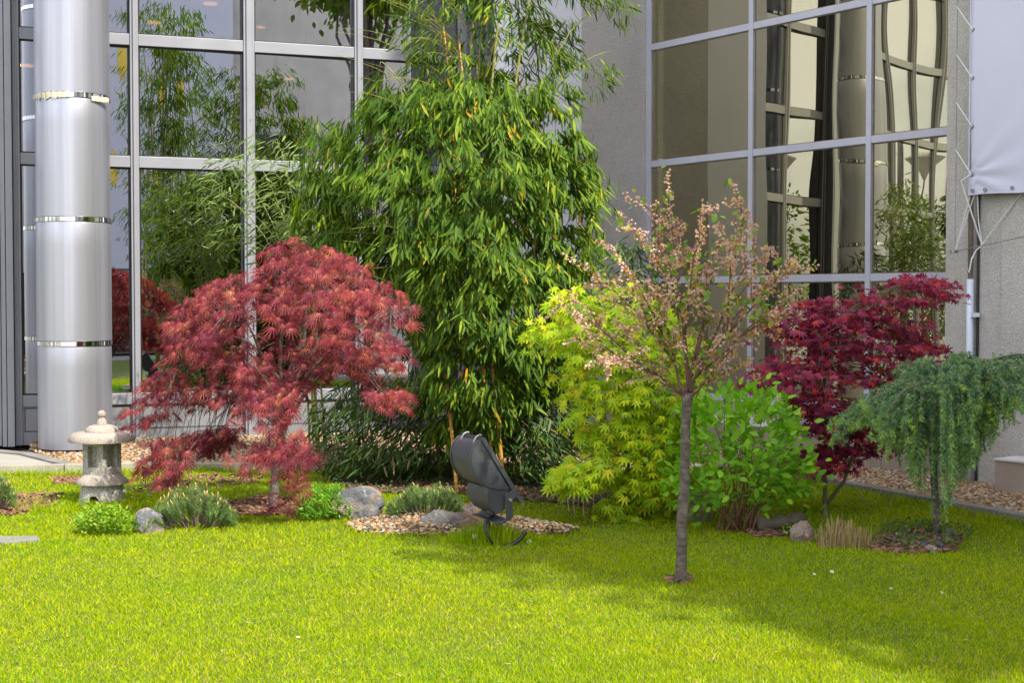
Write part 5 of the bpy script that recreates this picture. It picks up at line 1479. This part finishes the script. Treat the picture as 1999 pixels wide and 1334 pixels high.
def extra_mirror_bamboo():  # extra clump added out of view for its reflection in the left panes
    x, y = 6.0, -.5
    root = empty('bamboo', (x, y, 0), 'tall bamboo added out of view to be mirrored in the glass beside the metal column', 'bamboo'); rs = random.Random(21); cen = []
    for i in range(11):
        bx = x + rs.uniform(-1.0, 1.0); tx = bx + rs.uniform(-.6, .6); pts = bez((bx, y + rs.uniform(-.3, .3), 0), (bx, y, 5), (tx, y + rs.uniform(-.4, .4), rs.uniform(6.5, 8.6)), 16)
        mb = MB(); mb.tube(pts, taper(.035, .008, 16), 7); mb.build('culm', M['culm_green'], root, smooth=True)
        for k in range(26):
            p = pts[rs.randint(3, 15)]; cen.append((p.x + rs.gauss(0, .35), p.y + rs.gauss(0, .3), p.z + rs.gauss(0, .2)))
    A = np.array(cen); V, T = bamboo_leaves(sub(A, 4, .12, .3), np.array([x, y, 3.]), 8, (.13, .22), .08); npmesh('foliage', V, T, M['bamboo'], root)
extra_mirror_bamboo()
def lamp_post(x, y, label):
    root = empty('street_lamp', (x, y, 0), label, 'street lamp', 'street lamps mirrored in the windows')
    mb = MB(); mb.tube([(x, y, 0), (x, y, 6.2)], [.11, .08], 12); mb.build('pole', M['gap'], root, smooth=True)
    for sx in (-1, 1):
        mb = MB(); mb.tube(bez((x, y, 4.2), (x + sx * .9, y, 4.1), (x + sx * 1.0, y, 5.0), 8), .035, 8); mb.build('arm', M['gap'], root, smooth=True)
        mb = MB(); mb.lathe([(.06, 5.0), (.2, 5.25), (.62, 5.6), (.66, 5.64), (.3, 5.8), (.05, 5.85)], (x + sx * 1.0, y, 0), 20); mb.build('lamp_bowl', M['concrete'], root, smooth=True)
lamp_post(-16, -.5, 'grey street lamp with bowl heads mirrored in the bronze glass, nearer one')
lamp_post(-19, 2.5, 'grey street lamp with bowl heads mirrored in the bronze glass, farther one')
# opposite wing of the building, behind the camera, with a printed banner
def opposite():
    root = empty('opposite_wing', (8, -6.3, 0), 'concrete wing with windows mirrored in the left glass wall', 'building')
    mb = MB(); mb.box((14.2, -8, 6.2), (9.4, 1.5, 6.2)); mb.build('wall', M['concrete'], root)
    for x0 in (13.2, 15.9, 18.6, 21.3):
        for z0 in (1.2, 4.2):
            mb = MB(); mb.box((x0, -6.47, z0 + 1.2), (1.0, .05, 1.2)); fo = mb.build('window_or_dark_strip', M['frame'], root)
            mb = MB(); mb.box((x0, -6.405, z0 + 1.2), (.9, .02, 1.1)); mb.build('pane', M['gasket'], fo)
    mb = MB(); mb.box((8.5, -6.44, 1.15), (3.6, .05, 1.1)); mb.build('window_or_dark_strip', M['gasket'], root)  # dark strip added so the mirrored ground floor reads dark below the banner
    b = empty('banner', (8.7, -6.3, 0), 'pale banner printed with yellow diamonds mirrored in the left glass wall', 'banner')
    mb = MB(); mb.box((8.7, -6.30, 7.0), (2.9, .01, 4.6)); mb.build('cloth', M['banner'], b)
    mb = MB()
    for dx, dz in ((-1.3, 1.6), (-.7, 1.6), (.5, .9), (1.1, .9), (-1.0, -1.4), (.3, -1.8)):
        x, z = 8.7 + dx, 6.6 + dz; mb.add([(x - .14, -6.283, z), (x - .14, -6.283, z + .25), (x, -6.283, z + .55), (x + .14, -6.283, z + .25), (x + .14, -6.283, z - .25), (x, -6.283, z - .55), (x - .14, -6.283, z - .25)], [(0, 1, 2, 3, 4, 5, 6)])
    mb.build('diamonds', M['yellow'], b)
opposite()
